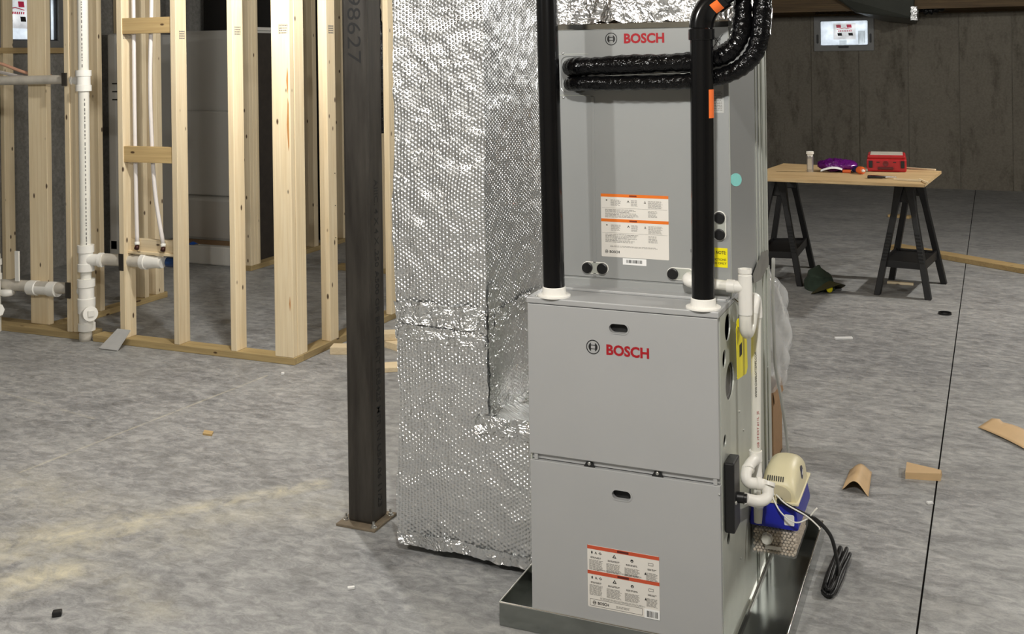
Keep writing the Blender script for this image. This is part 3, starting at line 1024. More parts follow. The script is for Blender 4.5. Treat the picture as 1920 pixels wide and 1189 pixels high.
# PEX drops
for i, pts in enumerate(([(-3.222, 2.0, 2.4), (-3.219, 2.0, 1.95), (-3.221, 2.0, 1.35), (-3.214, 1.995, 0.85), (-3.198, 1.982, 0.575)],
                         [(-3.085, 2.0, 2.4), (-3.089, 2.0, 1.95), (-3.106, 2.0, 1.5), (-3.10, 2.0, 1.15), (-3.075, 1.995, 0.85), (-3.012, 1.982, 0.575)])):
    t = thing('water_line', ['left white supply line dropping between the studs to the blocking', 'right white supply line bowing down to the blocking'][i], 'pipe', pts[-1])
    MB().tube(pts, 0.0115, 10).build('tube', M['pex'], t, True)
    e = Vector(pts[-1])
    MB().lathe(e + Vector((-0.001, 0, 0.008)), (0.12, -0.15, -1), [(0, 0.014), (0.012, 0.015), (0.02, 0.012)], 12).build('sleeve', M['white'], t, True)
    MB().lathe(e + Vector((0.003, -0.004, -0.014)), (0.35, -0.6, -0.6), [(0, 0.013), (0.02, 0.014), (0.024, 0.008)], 12).build('stub_elbow', M['brass'], t, True)

# hanging black flexible duct behind the return wall
fl = MB().tube([(-2.33, 3.22, 1.12), (-2.34, 3.22, 1.3), (-2.36, 3.23, 1.6), (-2.40, 3.24, 1.95), (-2.42, 3.25, 2.4)], 0.05, 14, 14, rfun=lambda t, i: (0.03 + 0.032 * min(1, t * 3)) * (1 + 0.06 * math.sin(i * 2.1)))
tag(fl.build('flexible_duct', M['hose'], None, True), 'shiny black flexible duct hanging behind the steel column', 'duct')

# ================================================================== STEEL COLUMN
co = thing('steel_column', 'dark square steel column bolted to a dusty base plate', 'column', (-0.803, 0.461, 0))
MB().box(-0.853, -0.753, 0.411, 0.511, 0.008, 2.58).build('tube', M['steel'], co, bev=0.010, seg=3)
bp = MB().box(-0.881, -0.728, 0.378, 0.532, 0, 0.009).build('base_plate', M['plate'], co, bev=0.002)
for (x, y) in ((-0.866, 0.42), (-0.742, 0.395), (-0.738, 0.505)):
    MB().lathe((x, y, 0.008), (0, 0, 1), [(0, 0.011), (0.003, 0.011), (0.004, 0.008), (0.010, 0.008), (0.012, 0.004), (0.022, 0.004)], 8).build('anchor_bolt', M['steel_screw'], bp)
text('mill_marking', 'AIIIC. 4 X 4 X .250 A500 GR B/C HEAT ER8425 MFR IN USA 06 11/23', 0.036, M['black_ink'], co, (-0.7524, 0.447, 1.185), (0, 0, -1), (0, 1, 0), 0.004, 0.0002, width=1.13)
text('chalk_marking', '98627', 0.075, M['black_ink'], co, (-0.828, 0.4106, 1.83), (0, 0, -1), (1, 0, 0), -0.004, 0.0002, width=0.24)

# ================================================================== FOIL RETURN DUCT
def disp(p, amp, sc, seed=0.0):
    q = Vector((p.x * sc + seed, p.y * sc, p.z * sc))
    return Vector((noise.noise(q), noise.noise(q + Vector((31.4, 0, 0))), noise.noise(q + Vector((0, 47.1, 0))))) * amp


def foil_shell(mb, quads, step, amp, sc, seed=0.0, amp2=0.0, sc2=30, zs=1.0):
    for (a, b_, c) in quads:       # corner a, edge vectors b, c
        a, b_, c = Vector(a), Vector(b_), Vector(c)
        nu, nv = max(1, int(b_.length / step)), max(1, int(c.length / step))

        def fn(u, v):
            p = a + b_ * u + c * v
            q = Vector((p.x, p.y, p.z * zs))
            return p + disp(q, amp, sc, seed) + (disp(q, amp2, sc2, seed + 5) if amp2 else Vector())
        mb.grid(fn, nu, nv)


DX0, DX1, DY0, DY1, DZ0, DZ1, BZ = -0.585, -0.26, 0.29, 0.84, 0.028, 2.5, 0.466
rd = thing('return_duct', 'silver bubble-foil wrapped return air drop joining the left side of the furnace', 'duct', (-0.42, 0.56, 0.0))
mb = MB()
foil_shell(mb, [((DX0, DY0, BZ), (DX1 - DX0, 0, 0), (0, 0, DZ1 - BZ)),            # front, upper
                ((DX0, DY0, DZ0), (DX1 - DX0, 0, 0), (0, 0, BZ - DZ0)),           # front, lower
                ((DX1, DY0, DZ0), (0.0 - DX1, 0, 0), (0, 0, BZ - DZ0)),           # boot front
                ((DX1, DY0, BZ), (0, DY1 - DY0, 0), (0, 0, DZ1 - BZ)),            # right side of the drop
                ((DX1, DY0, BZ), (0.0 - DX1, 0, 0), (0, DY1 - DY0, 0)),           # boot top
                ((DX0, DY0, DZ0), (0, DY1 - DY0, 0), (0, 0, DZ1 - DZ0)),          # left side
                ((DX0, DY1, DZ0), (DX1 - DX0, 0, 0), (0, 0, DZ1 - DZ0)),
                ((DX1, DY1, DZ0), (0.0 - DX1, 0, 0), (0, 0, BZ - DZ0)),
                ((DX0, DY0, DZ0), (0.0 - DX0, 0, 0), (0, DY1 - DY0, 0)),
                ((DX0, DY0, DZ1), (DX1 - DX0, 0, 0), (0, DY1 - DY0, 0))], 0.014, 0.012, 3.2, 0, 0.005, 24)
mb.build('foil_wrap', M['foil'], rd, True, auto=0.9)


def tape(quads, amp=0.010, sc=24, seed=3.0, step=0.008, off=(0, 0, 0)):
    m_ = MB()
    foil_shell(m_, [(Vector(a) + Vector(off), b_, c) for a, b_, c in quads], step, amp, sc, seed, 0.005, 60)
    # follow the wrap underneath
    for i, p in enumerate(m_.v):
        m_.v[i] = p + disp(p - Vector(off), 0.012, 3.2, 0)
    return m_.build('foil_tape', M['foil_tape'], rd, True)


tape([((DX0, DY0, 0.745), (DX1 - DX0, 0, 0), (0, 0, 0.075))], off=(0, -0.007, 0))
tape([((DX0, DY0, 0.690), (DX1 - DX0, 0, 0), (0, 0, 0.05))], 0.004, 10, 9.0, off=(0, -0.006, 0))
tape([((DX0, DY0, 0.026), (0.0 - DX0, 0, 0), (0, 0, 0.04))], 0.010, 22, 12.0, off=(0, -0.006, 0))
tape([((DX1 - 0.045, DY0, 0.42), (0.26 + 0.045, 0, 0), (0, 0, 0.055))], 0.012, 30, 15.0, off=(0, -0.008, 0.0))
tape([((DX1, DY0 + 0.05, 0.735), (0, 0.45, 0), (0, 0, 0.06))], 0.006, 14, 18.0, off=(0.008, 0, 0.0))
tape([((DX1, DY0, 0.47), (0, 0.09, 0), (0, 0, 0.42))], 0.003, 6, 21.0, off=(0.007, 0, 0.0))
tape([((-0.20, DY0 + 0.13, 0.475), (0.20, 0, 0), (0, 0.20, 0.10))], 0.015, 16, 24.0, off=(0, 0, 0.01))

# ================================================================== DRAIN PAN
pan = thing('drain_pan', 'shiny galvanised drain pan under the furnace', 'pan', (0.29, 0.42, 0))
PX0, PX1, PY0, PY1, PH = -0.097, 0.677, 0.012, 0.86, 0.066
# furnace front overhangs the pan lip slightly behind it
PY0 = -0.004
MB().box(PX0, PX1, PY0, PY1, 0.001, 0.004).build('bottom', M['galv_dark'], pan)
for nm, q in (('front_wall', (PX0, PX1, PY0 - 0.002, PY0, 0.001, PH)), ('rear_wall', (PX0, PX1, PY1, PY1 + 0.002, 0.001, PH)),
              ('side_wall', (PX0 - 0.002, PX0, PY0, PY1, 0.001, PH)), ('side_wall', (PX1, PX1 + 0.002, PY0, PY1, 0.001, PH))):
    MB().box(*q).build(nm, M['galv_dark'], pan)
for q in (((PX0, PY0 - 0.001, PH), (PX1, PY0 - 0.001, PH)), ((PX1 + 0.001, PY0, PH), (PX1 + 0.001, PY1, PH)), ((PX0 - 0.001, PY0, PH), (PX0 - 0.001, PY1, PH)), ((PX0, PY1 + 0.001, PH), (PX1, PY1 + 0.001, PH))):
    MB().cyl(q[0], q[1], 0.0028, n=8).build('rolled_rim', M['chrome'], pan, True, auto=0.8)

# ================================================================== FURNACE
fu = thing('furnace', 'grey gas furnace cabinet standing in the drain pan', 'furnace', (0.2665, 0.38, 0.004))
FZ0, FZG0, FZG1, FZ1 = 0.035, 0.481, 0.499, 0.916
DF = -0.002
MB().box(0.006, W - 0.045, 0.0148, 0.742, 0.02, 0.914).build('inner_box', M['dark_inner'], fu)
MB().box(0.0, 0.004, 0.004, 0.75, 0.006, 0.916).build('side_panel', M['galv'], fu)
sideholes = [circle(0.108, 0.868, 0.036, 0.036), circle(0.061, 0.795, 0.023, 0.024), circle(0.128, 0.718, 0.055, 0.050), circle(0.055, 0.580, 0.017, 0.017), circle(0.086, 0.312, 0.019, 0.016)]
MB().holed(rect(0.0142, 0.75, 0.006, 0.916), sideholes, SIDE(W), 0.004).build('side_panel', M['galv'], fu)
MB().box(0.0, W, 0.746, 0.75, 0.006, 0.916).build('rear_panel', M['galv'], fu)
# base flange seen along the pan
MB().box(W, W + 0.006, 0.004, 0.75, 0.006, 0.022).build('base_flange', M['chrome'], fu)
# vertical corner trim and stiffening folds on the side
for (y0, y1, dx) in ((0.485, 0.497, 0.004), (0.515, 0.522, 0.003), (0.635, 0.645, 0.006), (0.70, 0.746, 0.004)):
    MB().box(W, W + dx, y0, y1, 0.012, 0.912).build('side_fold', M['galv'], fu, bev=0.0015)
# top cap
MB().box(-0.005, W + 0.001, DF - 0.003, 0.75, FZ1 + 0.001, FZ1 + 0.018).build('top_cap', M['paint_grey'], fu, bev=0.003)
MB().box(0.0, W - 0.003, 0.11, 0.16, FZ1 + 0.018, FZ1 + 0.026).build('top_flange', M['paint_grey'], fu, bev=0.002)
# doors with oval grip holes
GH1 = stadium(0.262, 0.867, 0.0265, 0.0125)
GH2 = stadium(0.264, 0.419, 0.0265, 0.0130)
d1 = MB().holed(rect(-0.002, 0.530, FZG1, FZ1 - 0.001), [GH1], FRONT(DF), 0.016).build('upper_door', M['paint_grey'], fu, bev=0.0015)
d2_ = MB().holed(rect(0.0, 0.5315, FZ0, FZG0), [GH2], FRONT(DF), 0.016).build('lower_door', M['paint_grey'], fu, bev=0.0015)
for dd, (cx, cz) in ((d1, (0.262, 0.867)), (d2_, (0.264, 0.419))):
    MB().holed(stadium(cx, cz, 0.0295, 0.0155), [stadium(cx, cz, 0.0262, 0.0122)], FRONT(DF - 0.0015), 0.004).build('grip_rim', M['paint_grey'], dd)
    MB().box(cx - 0.035, cx + 0.035, 0.0142, 0.0146, cz - 0.02, cz + 0.02).build('grip_shade', M['dark_inner'], dd)  # near-black sheet stands in for shade behind the grip hole
# rail between the doors
MB().box(0.004, W - 0.004, 0.008, 0.014, FZG0 + 0.003, FZG1 - 0.002).build('door_rail', M['paint_grey'], fu)
for x in (0.012, W - 0.02):
    MB().box(x, x + 0.01, 0.0, 0.008, FZG0 + 0.001, FZG1 - 0.001).build('rail_end', M['paint_grey'], fu)
for x in (0.172, 0.363):
    MB().holed([(x - 0.016, FZG0 + 0.0), (x + 0.016, FZG0), (x + 0.009, FZG0 + 0.012), (x - 0.009, FZG0 + 0.012)], [], FRONT(0.002), 0.004).build('rail_notch', M['dark_inner'], fu)
    screw(fu, (x, 0.003, FZG0 + 0.009), (0, -1, 0), 0.005)
screw(fu, (W - 0.004, DF, 0.46), (0, -1, 0), 0.003)
anchor_logo('round_emblem', 0.189, 0.811, 0.0195, DF - 0.0004, M['black_ink'], d1)
text('brand_lettering', 'BOSCH', 0.0375, M['red_ink'], d1, (0.2255, DF - 0.0004, 0.795), (1, 0, 0), (0, 0, 1), 0.036, 0.0003, width=0.119)
# warning label on the lower door
lab = MB().holed(rrect(0.165, 0.366, 0.103, 0.271, 0.004), [], FRONT(DF - 0.001), 0.0008).build('warning_label', M['label'], d2_)
yl = DF - 0.0014
for z in (0.261, 0.193):
    MB().holed(rect(0.165, 0.366, z, z + 0.0095), [], FRONT(yl), 0.0006).build('orange_band', M['red_print'], lab)
    MB().holed(rect(0.25, 0.282, z + 0.002, z + 0.0075), [], FRONT(yl - 0.0003), 0.0002).build('band_print', plain('dark_red_print', rgb(90, 26, 18), 0.5), lab)
mb = MB()
for zt in (0.255, 0.187):
    for k, (a, b_) in enumerate(((0.170, 0.210), (0.219, 0.262), (0.270, 0.314), (0.330, 0.362))):
        rows(mb, a, b_, zt - 0.051 - 0.003 * (k == 3), zt - 0.022 - 0.003 * k, 10, yl, 0.42, 0.2, k + int(zt * 1000))
        rows(mb, a + 0.004, b_ - 0.004, zt - 0.019 - 0.002 * k, zt - 0.014 - 0.002 * k, 2, yl, 0.7, 0.15, k + 40)
rows(mb, 0.19, 0.33, 0.1945 + 0.0105, 0.199 + 0.0105, 2, yl, 0.35, 0.1, 77)
rows(mb, 0.20, 0.33, 0.1275, 0.1335, 3, yl, 0.35, 0.1, 78)
rows(mb, 0.245, 0.285, 0.112, 0.119, 3, yl, 0.4, 0.2, 79)
mb.build('fine_print', M['ink'], lab, recalc=False)['kind'] = 'stuff'
mb = MB()
for zt in (0.252, 0.184):
    mb.holed(circle(0.178, zt, 0.0022, 0.004, 10), [], FRONT(yl), 0.0002)
    mb.holed([(0.186, zt - 0.004), (0.189, zt + 0.004), (0.193, zt - 0.004), (0.1905, zt - 0.003), (0.189, zt + 0.0005), (0.188, zt - 0.003)], [], FRONT(yl), 0.0002)
    mb.holed([(0.197, zt), (0.2015, zt + 0.0035), (0.206, zt - 0.001), (0.202, zt - 0.004)], [[(0.199, zt), (0.2015, zt + 0.0018), (0.204, zt - 0.0006), (0.202, zt - 0.0025)]], FRONT(yl), 0.0002)
    mb.holed([(0.236, zt - 0.006), (0.2475, zt - 0.006), (0.2415, zt + 0.004)], [[(0.2395, zt - 0.004), (0.2445, zt - 0.004), (0.2415, zt + 0.0008)]], FRONT(yl), 0.0002)
    mb.holed(circle(0.291, zt - 0.005, 0.0042, 0.0042, 10), [circle(0.291, zt - 0.006, 0.0018, 0.0018, 8)], FRONT(yl), 0.0002)
    mb.holed([(0.325, zt - 0.035), (0.331, zt - 0.035), (0.328, zt - 0.028)], [], FRONT(yl), 0.0002)
    mb.holed(rrect(0.336, 0.350, zt - 0.009, zt - 0.002, 0.001), [rrect(0.3368, 0.3492, zt - 0.0082, zt - 0.0028, 0.001)], FRONT(yl), 0.0002)
mb.build('pictograms', M['black_ink'], lab)['kind'] = 'stuff'
MB().holed(rrect(0.171, 0.319, 0.107, 0.126, 0.002), [rrect(0.172, 0.318, 0.108, 0.125, 0.002)], FRONT(yl), 0.0002).build('print_frame', M['ink'], lab)
anchor_logo('round_emblem', 0.184, 0.1165, 0.005, yl, M['black_ink'], lab)
text('brand_lettering', 'BOSCH', 0.0105, M['black_ink'], lab, (0.193, yl, 0.1128), (1, 0, 0), (0, 0, 1), 0.02, 0.0002, width=0.031)
bc = MB().holed(rect(0.324, 0.366, 0.1025, 0.127), [], FRONT(yl - 0.0003), 0.0004).build('barcode_sticker', M['sticker'], d2_)
mb = MB(); barcode(mb, 0.331, 0.361, 0.106, 0.1225, yl - 0.0006, 5); mb.build('bars', M['black_ink'], bc, recalc=False)['kind'] = 'stuff'
# plug with grey insert in the big side hole, side screws
MB().lathe((W - 0.01, 0.128, 0.718), (1, 0, 0), [(0, 0.05), (0.005, 0.05), (0.0055, 0.041), (0.003, 0.04), (0.003, 0.0001)], 28).build('hole_plug', plain('grey_plug', rgb(86, 84, 82), 0.5), fu, True, auto=0.5)
for (y, z) in ((0.245, 0.60), (0.30, 0.53), (0.24, 0.19), (0.225, 0.70), (0.56, 0.35), (0.70, 0.6), (0.70, 0.3)):
    screw(fu, (W, y, z), (1, 0, 0))
screw(fu, (0.02, 0.012, FZ1 + 0.018), (0, 0, 1))
screw(fu, (0.515, 0.010, FZ1 + 0.018), (0, 0, 1))
# black trap / pressure box on the side
bx = MB().box(W + 0.001, 0.561, 0.032, 0.106, 0.347, 0.531).build('condensate_trap', M['black_matte'], fu, bev=0.004)
MB().lathe((0.555, 0.075, 0.428), (1, 0.1, 0), [(0, 0.014), (0.022, 0.014), (0.023, 0.011), (0.03, 0.011)], 16).build('outlet_nozzle', M['black_rubber'], bx, True, auto=0.6)
screw(bx, (0.5615, 0.045, 0.425), (1, -0.4, 0), 0.005)
# yellow tag hanging on the side
tg = MB().holed([(0.125, 0.862), (0.165, 0.885), (0.265, 0.845), (0.275, 0.718), (0.255, 0.705), (0.135, 0.722)], [], SIDE(W + 0.020), 0.0015).build('yellow_tag', M['yellow'], fu)
MB().holed(rect(0.162, 0.195, 0.775, 0.808), [], SIDE(W + 0.0205), 0.0004).build('tag_print', M['black_ink'], tg)
MB().tube([(W + 0.004, 0.17, 0.932), (W + 0.022, 0.16, 0.918), (W + 0.024, 0.155, 0.895), (W + 0.020, 0.15, 0.872)], 0.004, 8).build('tag_tie', M['chrome'], fu, True)
MB().lathe((W + 0.021, 0.148, 0.873), (1, -0.3, 0), [(0, 0.012), (0.002, 0.012)], 14).build('tag_eyelet', M['yellow'], fu)

# ================================================================== COIL CABINET
ec = thing('coil_cabinet', 'grey evaporator coil cabinet on top of the furnace', 'coil cabinet', (0.2665, 0.44, 0.936))
KY = 0.158
MB().box(0.0, W, KY + 0.004, 0.717, 0.936, 1.676).build('case', M['paint_grey2'], ec)
AP = rrect(0.047, 0.125, 1.497, 1.600, 0.018)
fp = MB().holed(rect(-0.001, W + 0.001, 0.966, 1.676), [AP], FRONT(KY), 0.008).build('front_panel', M['paint_grey2'], ec, bev=0.0015)
MB().box(0.04, 0.132, KY + 0.005, KY + 0.007, 1.49, 1.607).build('line_recess', M['black_rubber'], fp)
MB().box(0.001, W - 0.001, KY - 0.002, KY + 0.006, 0.937, 0.962).build('lower_rail', M['paint_grey2'], ec, bev=0.0015)
# access strip seams and ribs added in place of vertical reflection bands
for z in (1.487, 1.606):
    MB().box(0.001, 0.132, KY - 0.0012, KY, z, z + 0.002).build('strip_edge', M['galv'], fp)
MB().box(0.028, 0.032, KY - 0.001, KY, 0.98, 1.48).build('reflection_rib', M['paint_grey2'], fp)
MB().box(0.138, 0.148, KY - 0.003, KY, 0.97, 1.485).build('reflection_rib', M['paint_grey2'], fp, bev=0.001)
MB().box(0.445, 0.452, KY - 0.003, KY, 0.97, 1.49).build('reflection_rib', M['paint_grey2'], fp, bev=0.001)
for z in (1.61, 1.482):
    screw(fp, (0.054, KY, z), (0, -1, 0))
for x in (0.155, 0.33):
    screw(ec, (x, KY - 0.002, 0.948 - 0.012), (0, -1, 0), 0.0045)
screw(ec, (W - 0.002, 0.165, 0.985), (1, -0.5, 0), 0.005)
anchor_logo('round_emblem', 0.201, 1.649, 0.018, KY - 0.0005, M['black_ink'], fp)
text('brand_lettering', 'BOSCH', 0.037, M['red_ink'], fp, (0.2375, KY - 0.0005, 1.637), (1, 0, 0), (0, 0, 1), 0.036, 0.0003, width=0.117)
# crossed-out bin mark
mb = MB()
yk = KY - 0.0006
mb.holed(circle(0.506, 1.643, 0.009, 0.004, 14), [circle(0.506, 1.643, 0.0075, 0.0026, 14)], FRONT(yk), 0.0003)
mb.holed([(0.499, 1.641), (0.513, 1.641), (0.511, 1.623), (0.501, 1.623)], [[(0.5005, 1.6395), (0.5115, 1.6395), (0.5097, 1.6245), (0.5023, 1.6245)]], FRONT(yk), 0.0003)
for s in (-1, 1):
    a, b_ = Vector((0.506 - s * 0.014, 1.619)), Vector((0.506 + s * 0.014, 1.656))
    n_ = Vector((-(b_ - a).y, (b_ - a).x)).normalized() * 0.0008
    mb.holed([tuple(a - n_), tuple(b_ - n_), tuple(b_ + n_), tuple(a + n_)], [], FRONT(yk - 0.0002), 0.0003)
mb.build('bin_symbol', M['black_ink'], fp)
# rating plate
rp = MB().holed(rect(0.489, 0.5205, 1.441, 1.521), [], FRONT(KY - 0.0006), 0.0006).build('rating_plate', plain('silver_label', rgb(176, 176, 172), 0.4), fp)
mb = MB(); rows(mb, 0.492, 0.517, 1.446, 1.500, 12, KY - 0.0009, 0.4, 0.1, 11); mb.build('fine_print', M['ink'], rp, recalc=False)['kind'] = 'stuff'
# large instruction label
lb = MB().holed(rrect(0.164, 0.3615, 1.028, 1.207, 0.003), [], FRONT(KY - 0.0008), 0.0008).build('instruction_label', M['label'], fp)
yk = KY - 0.0012
for z in (1.199, 1.128):
    MB().holed(rect(0.164, 0.3615, z, z + 0.0085), [], FRONT(yk), 0.0004).build('orange_band', M['orange_print'], lb)
    MB().holed(rect(0.248, 0.270, z + 0.002, z + 0.0062), [], FRONT(yk - 0.0003), 0.0002).build('band_print', plain('red_brown_print', rgb(120, 40, 12), 0.5), lb)
mb = MB()
for zt in (1.196, 1.125):
    rows(mb, 0.193, 0.224, zt - 0.022, zt - 0.004, 6, yk, 0.35, 0.25, int(zt * 999))
    rows(mb, 0.253, 0.274, zt - 0.022, zt - 0.004, 6, yk, 0.35, 0.25, int(zt * 998))
    rows(mb, 0.303, 0.345, zt - 0.026, zt - 0.004, 8, yk, 0.35, 0.15, int(zt * 997))
    rows(mb, 0.303, 0.330, zt - 0.052, zt - 0.032, 6, yk, 0.35, 0.25, int(zt * 996))
    rows(mb, 0.176, 0.275, zt - 0.056, zt - 0.031, 7, yk, 0.35, 0.3, int(zt * 995))
    for z in (zt - 0.0285,):
        mb.add([(0.167, yk, z), (0.358, yk, z), (0.358, yk, z + 0.0005), (0.167, yk, z + 0.0005)], [(0, 1, 2, 3)])
rows(mb, 0.19, 0.33, 1.056, 1.061, 2, yk, 0.35, 0.1, 12)
mb.build('fine_print', M['ink'], lb, recalc=False)['kind'] = 'stuff'
mb = MB()
for zt in (1.190, 1.119):
    mb.holed(rect(0.179, 0.183, zt - 0.002, zt + 0.001), [], FRONT(yk), 0.0002)
    mb.holed([(0.241, zt - 0.006), (0.245, zt + 0.001), (0.249, zt - 0.006), (0.2465, zt - 0.005), (0.245, zt - 0.0025), (0.2435, zt - 0.005)], [], FRONT(yk), 0.0002)
    mb.holed([(0.291, zt - 0.006), (0.297, zt - 0.006), (0.294, zt + 0.001)], [[(0.2925, zt - 0.005), (0.2955, zt - 0.005), (0.294, zt - 0.0015)]], FRONT(yk), 0.0002)
mb.build('pictograms', M['black_ink'], lb)['kind'] = 'stuff'
anchor_logo('round_emblem', 0.1795, 1.043, 0.0048, yk, M['black_ink'], lb)
text('brand_lettering', 'BOSCH', 0.0098, M['black_ink'], lb, (0.188, yk, 1.0395), (1, 0, 0), (0, 0, 1), 0.02, 0.0002, width=0.0295)
bc = MB().holed(rect(0.227, 0.296, 1.008, 1.0265), [], FRONT(KY - 0.0012), 0.0008).build('barcode_sticker', M['sticker'], fp)
mb = MB(); barcode(mb, 0.238, 0.285, 1.0135, 1.0225, KY - 0.0016, 9); mb.build('bars', M['black_ink'], bc, recalc=False)['kind'] = 'stuff'
# drain-port plates with black plugs
for (cx, cz, hw, hh) in ((0.1445, 0.9935, 0.040, 0.0175), (0.395, 0.9925, 0.040, 0.0175), (0.5045, 1.1315, 0.018, 0.041)):
    gp_ = MB().holed(stadium(cx, cz, hw, hh), [], FRONT(KY - 0.003), 0.003).build('port_plate', M['white'], fp, bev=0.001)
    MB().holed(stadium(cx, cz, hw * 0.88, hh * 0.86 if hw > hh else hh * 0.93), [], FRONT(KY - 0.0036), 0.0008).build('port_recess', M['galv'], gp_)
    for s in (-1, 1):
        if cx == 0.395 and s > 0:
            continue
        c = (cx + s * (hw - hh) * 1.0, KY - 0.003, cz) if hw > hh else (cx, KY - 0.003, cz + s * (hh - hw))
        MB().lathe(c, (0, -1, 0), [(0, 0.0155), (0.006, 0.0155), (0.0075, 0.013), (0.0075, 0.0001)], 20).build('plug', M['black_rubber'], gp_, True, auto=0.5)
# yellow note
nt_ = MB().holed(rect(0.436, 0.525, 1.018, 1.071), [], FRONT(KY - 0.0008), 0.0008).build('yellow_note', M['yellow'], fp)
text('note_lettering', 'INSTALLATION NOTE:', 0.0125, M['black_ink'], nt_, (0.5215, KY - 0.0012, 1.0545), (1, 0, 0), (0, 0, 1), 0.014, 0.0002, width=0.098, align='RIGHT')
for tx, z in (('CONNECTIONS', 1.0365), ('DESIGNED ONLY', 1.0265)):
    text('note_lettering', tx, 0.0085, M['black_ink'], nt_, (0.5215, KY - 0.0012, z), (1, 0, 0), (0, 0, 1), 0.004, 0.0002, align='RIGHT')
# right side: folds, sticker dot, foil patch
for (y0, y1, dx) in ((0.545, 0.552, 0.003), (0.59, 0.612, 0.004), (0.628, 0.634, 0.006), (0.655, 0.70, 0.004), (0.706, 0.717, 0.006)):
    MB().box(W, W + dx, y0, y1, 0.94, 1.672).build('side_fold', M['galv'], ec, bev=0.001)
MB().box(W, W + 0.002, 0.160, 0.166, 0.94, 1.674).build('corner_edge', M['galv'], ec)
MB().holed([(0.245 + 0.078 * math.cos(t), 1.249 - 0.0086 * math.cos(t) + 0.0185 * math.sin(t)) for t in [i * math.pi / 12 for i in range(24)]], [], SIDE(W + 0.0008), 0.0007).build('paint_dot', M['cyan'], ec)
MB().holed([(0.45, 0.945), (0.60, 0.985), (0.70, 0.975), (0.717, 0.945), (0.717, 0.925), (0.58, 0.905), (0.46, 0.915)], [], SIDE(W + 0.0068), 0.0015).build('foil_patch', plain('dull_foil', rgb(140, 138, 132), 0.5, 0.5, 0.15, 20), ec)
MB().box(-0.003, W + 0.004, KY - 0.003, 0.72, 1.676, 1.694).build('top_rail', M['chrome'], ec, bev=0.002)

# plenum
pl_ = thing('supply_plenum', 'crinkled bright foil supply plenum above the coil cabinet', 'duct', (0.27, 0.43, 1.695))
mb = MB()
foil_shell(mb, [((0.0, KY + 0.006, 1.694), (W + 0.028, 0, 0), (0, 0, 0.78)), ((W + 0.028, KY + 0.006, 1.660), (0, 0.55, 0), (0, 0, 0.81)),
                ((0.0, KY + 0.006, 1.694), (0, 0.55, 0), (0, 0, 0.78)), ((0.0, 0.714, 1.694), (W + 0.028, 0, 0), (0, 0, 0.78))], 0.006, 0.008, 9, 40.0, 0.008, 45, 0.5)
mb.build('foil_wrap', M['foil_plenum'], pl_, True, auto=1.2)

# ================================================================== VENT PIPES
def flange(parent, c):
    MB().lathe(c, (0, 0, 1), [(0, 0.046), (0.004, 0.046), (0.005, 0.044), (0.0055, 0.0335), (0.025, 0.0325), (0.027, 0.031)], 32).build('flange_collar', M['white'], parent, True, auto=0.5)


FT = FZ1 + 0.018
vp = thing('vent_pipe', 'plain black vent pipe rising from the left of the furnace top', 'pipe', (0.066, 0.03, FT))
MB().cyl((0.066, 0.03, FT + 0.002), (0.046, 0.03, 2.5), 0.0302, n=28).build('pipe', M['black_pipe'], vp, True, auto=0.6)
flange(vp, (0.066, 0.03, FT))
vq = thing('vent_pipe', 'black vent pipe with elbow and orange tags on the right of the furnace top', 'pipe', (0.486, 0.03, FT))
MB().cyl((0.486, 0.03, FT + 0.002), (0.491, 0.03, 1.665), 0.0302, n=28).build('pipe', M['black_pipe'], vq, True, auto=0.6)
flange(vq, (0.486, 0.03, FT))
MB().lathe((0.491, 0.03, 1.640), (0, 0, 1), [(0, 0.0335), (0.001, 0.0345), (0.028, 0.0345), (0.033, 0.031)], 28).build('elbow_hub', M['black_pipe'], vq, True, auto=0.5)
ang = [math.radians(a) for a in range(0, 56, 5)]
Rb = 0.085
epts = [(0.491 + Rb * (1 - math.cos(a)), 0.03, 1.672 + Rb * math.sin(a)) for a in ang]
MB().tube(epts, 0.0325, 24, 1).build('elbow', M['black_pipe'], vq, True, auto=0.7)
ed = Vector((math.sin(ang[-1]), 0, math.cos(ang[-1])))
ee = Vector(epts[-1])
MB().lathe(ee - ed * 0.004, ed, [(0, 0.0335), (0.001, 0.0365), (0.03, 0.0365), (0.031, 0.03), (0.5, 0.03)], 28).build('upper_pipe', M['black_pipe'], vq, True, auto=0.5)


def wrap_tag(parent, p, d, r, a0, a1, L, mt, name='orange_tag'):
    d = Vector(d).normalized()
    a = d.orthogonal().normalized()
    # measure angle from the camera-facing direction
    ref = (CAM_DIR - d * CAM_DIR.dot(d)).normalized()
    b = d.cross(ref)
    mbx = MB()
    mbx.grid(lambda u, v: Vector(p) + d * (L * v) + r * (math.cos(a0 + (a1 - a0) * u) * ref + math.sin(a0 + (a1 - a0) * u) * b), 8, 1)
    return mbx.build(name, mt, parent, True)


CAM_DIR = Vector((0.5, -0.85, 0))
wrap_tag(vq, ee - ed * 0.012, ed, 0.0372, -0.15, 0.75, 0.024, M['orange_tag'])
wrap_tag(vq, (0.4894, 0.03, 1.435), (0.0068, 0, 1), 0.0312, 0.30, 1.15, 0.075, M['orange_tag'])

# ================================================================== INSULATED LINE SET
def ribs(r, k, a):
    return lambda t, i: r * (1 + a * math.sin(i * k) + 0.05 * math.sin(i * 0.37 + 1))


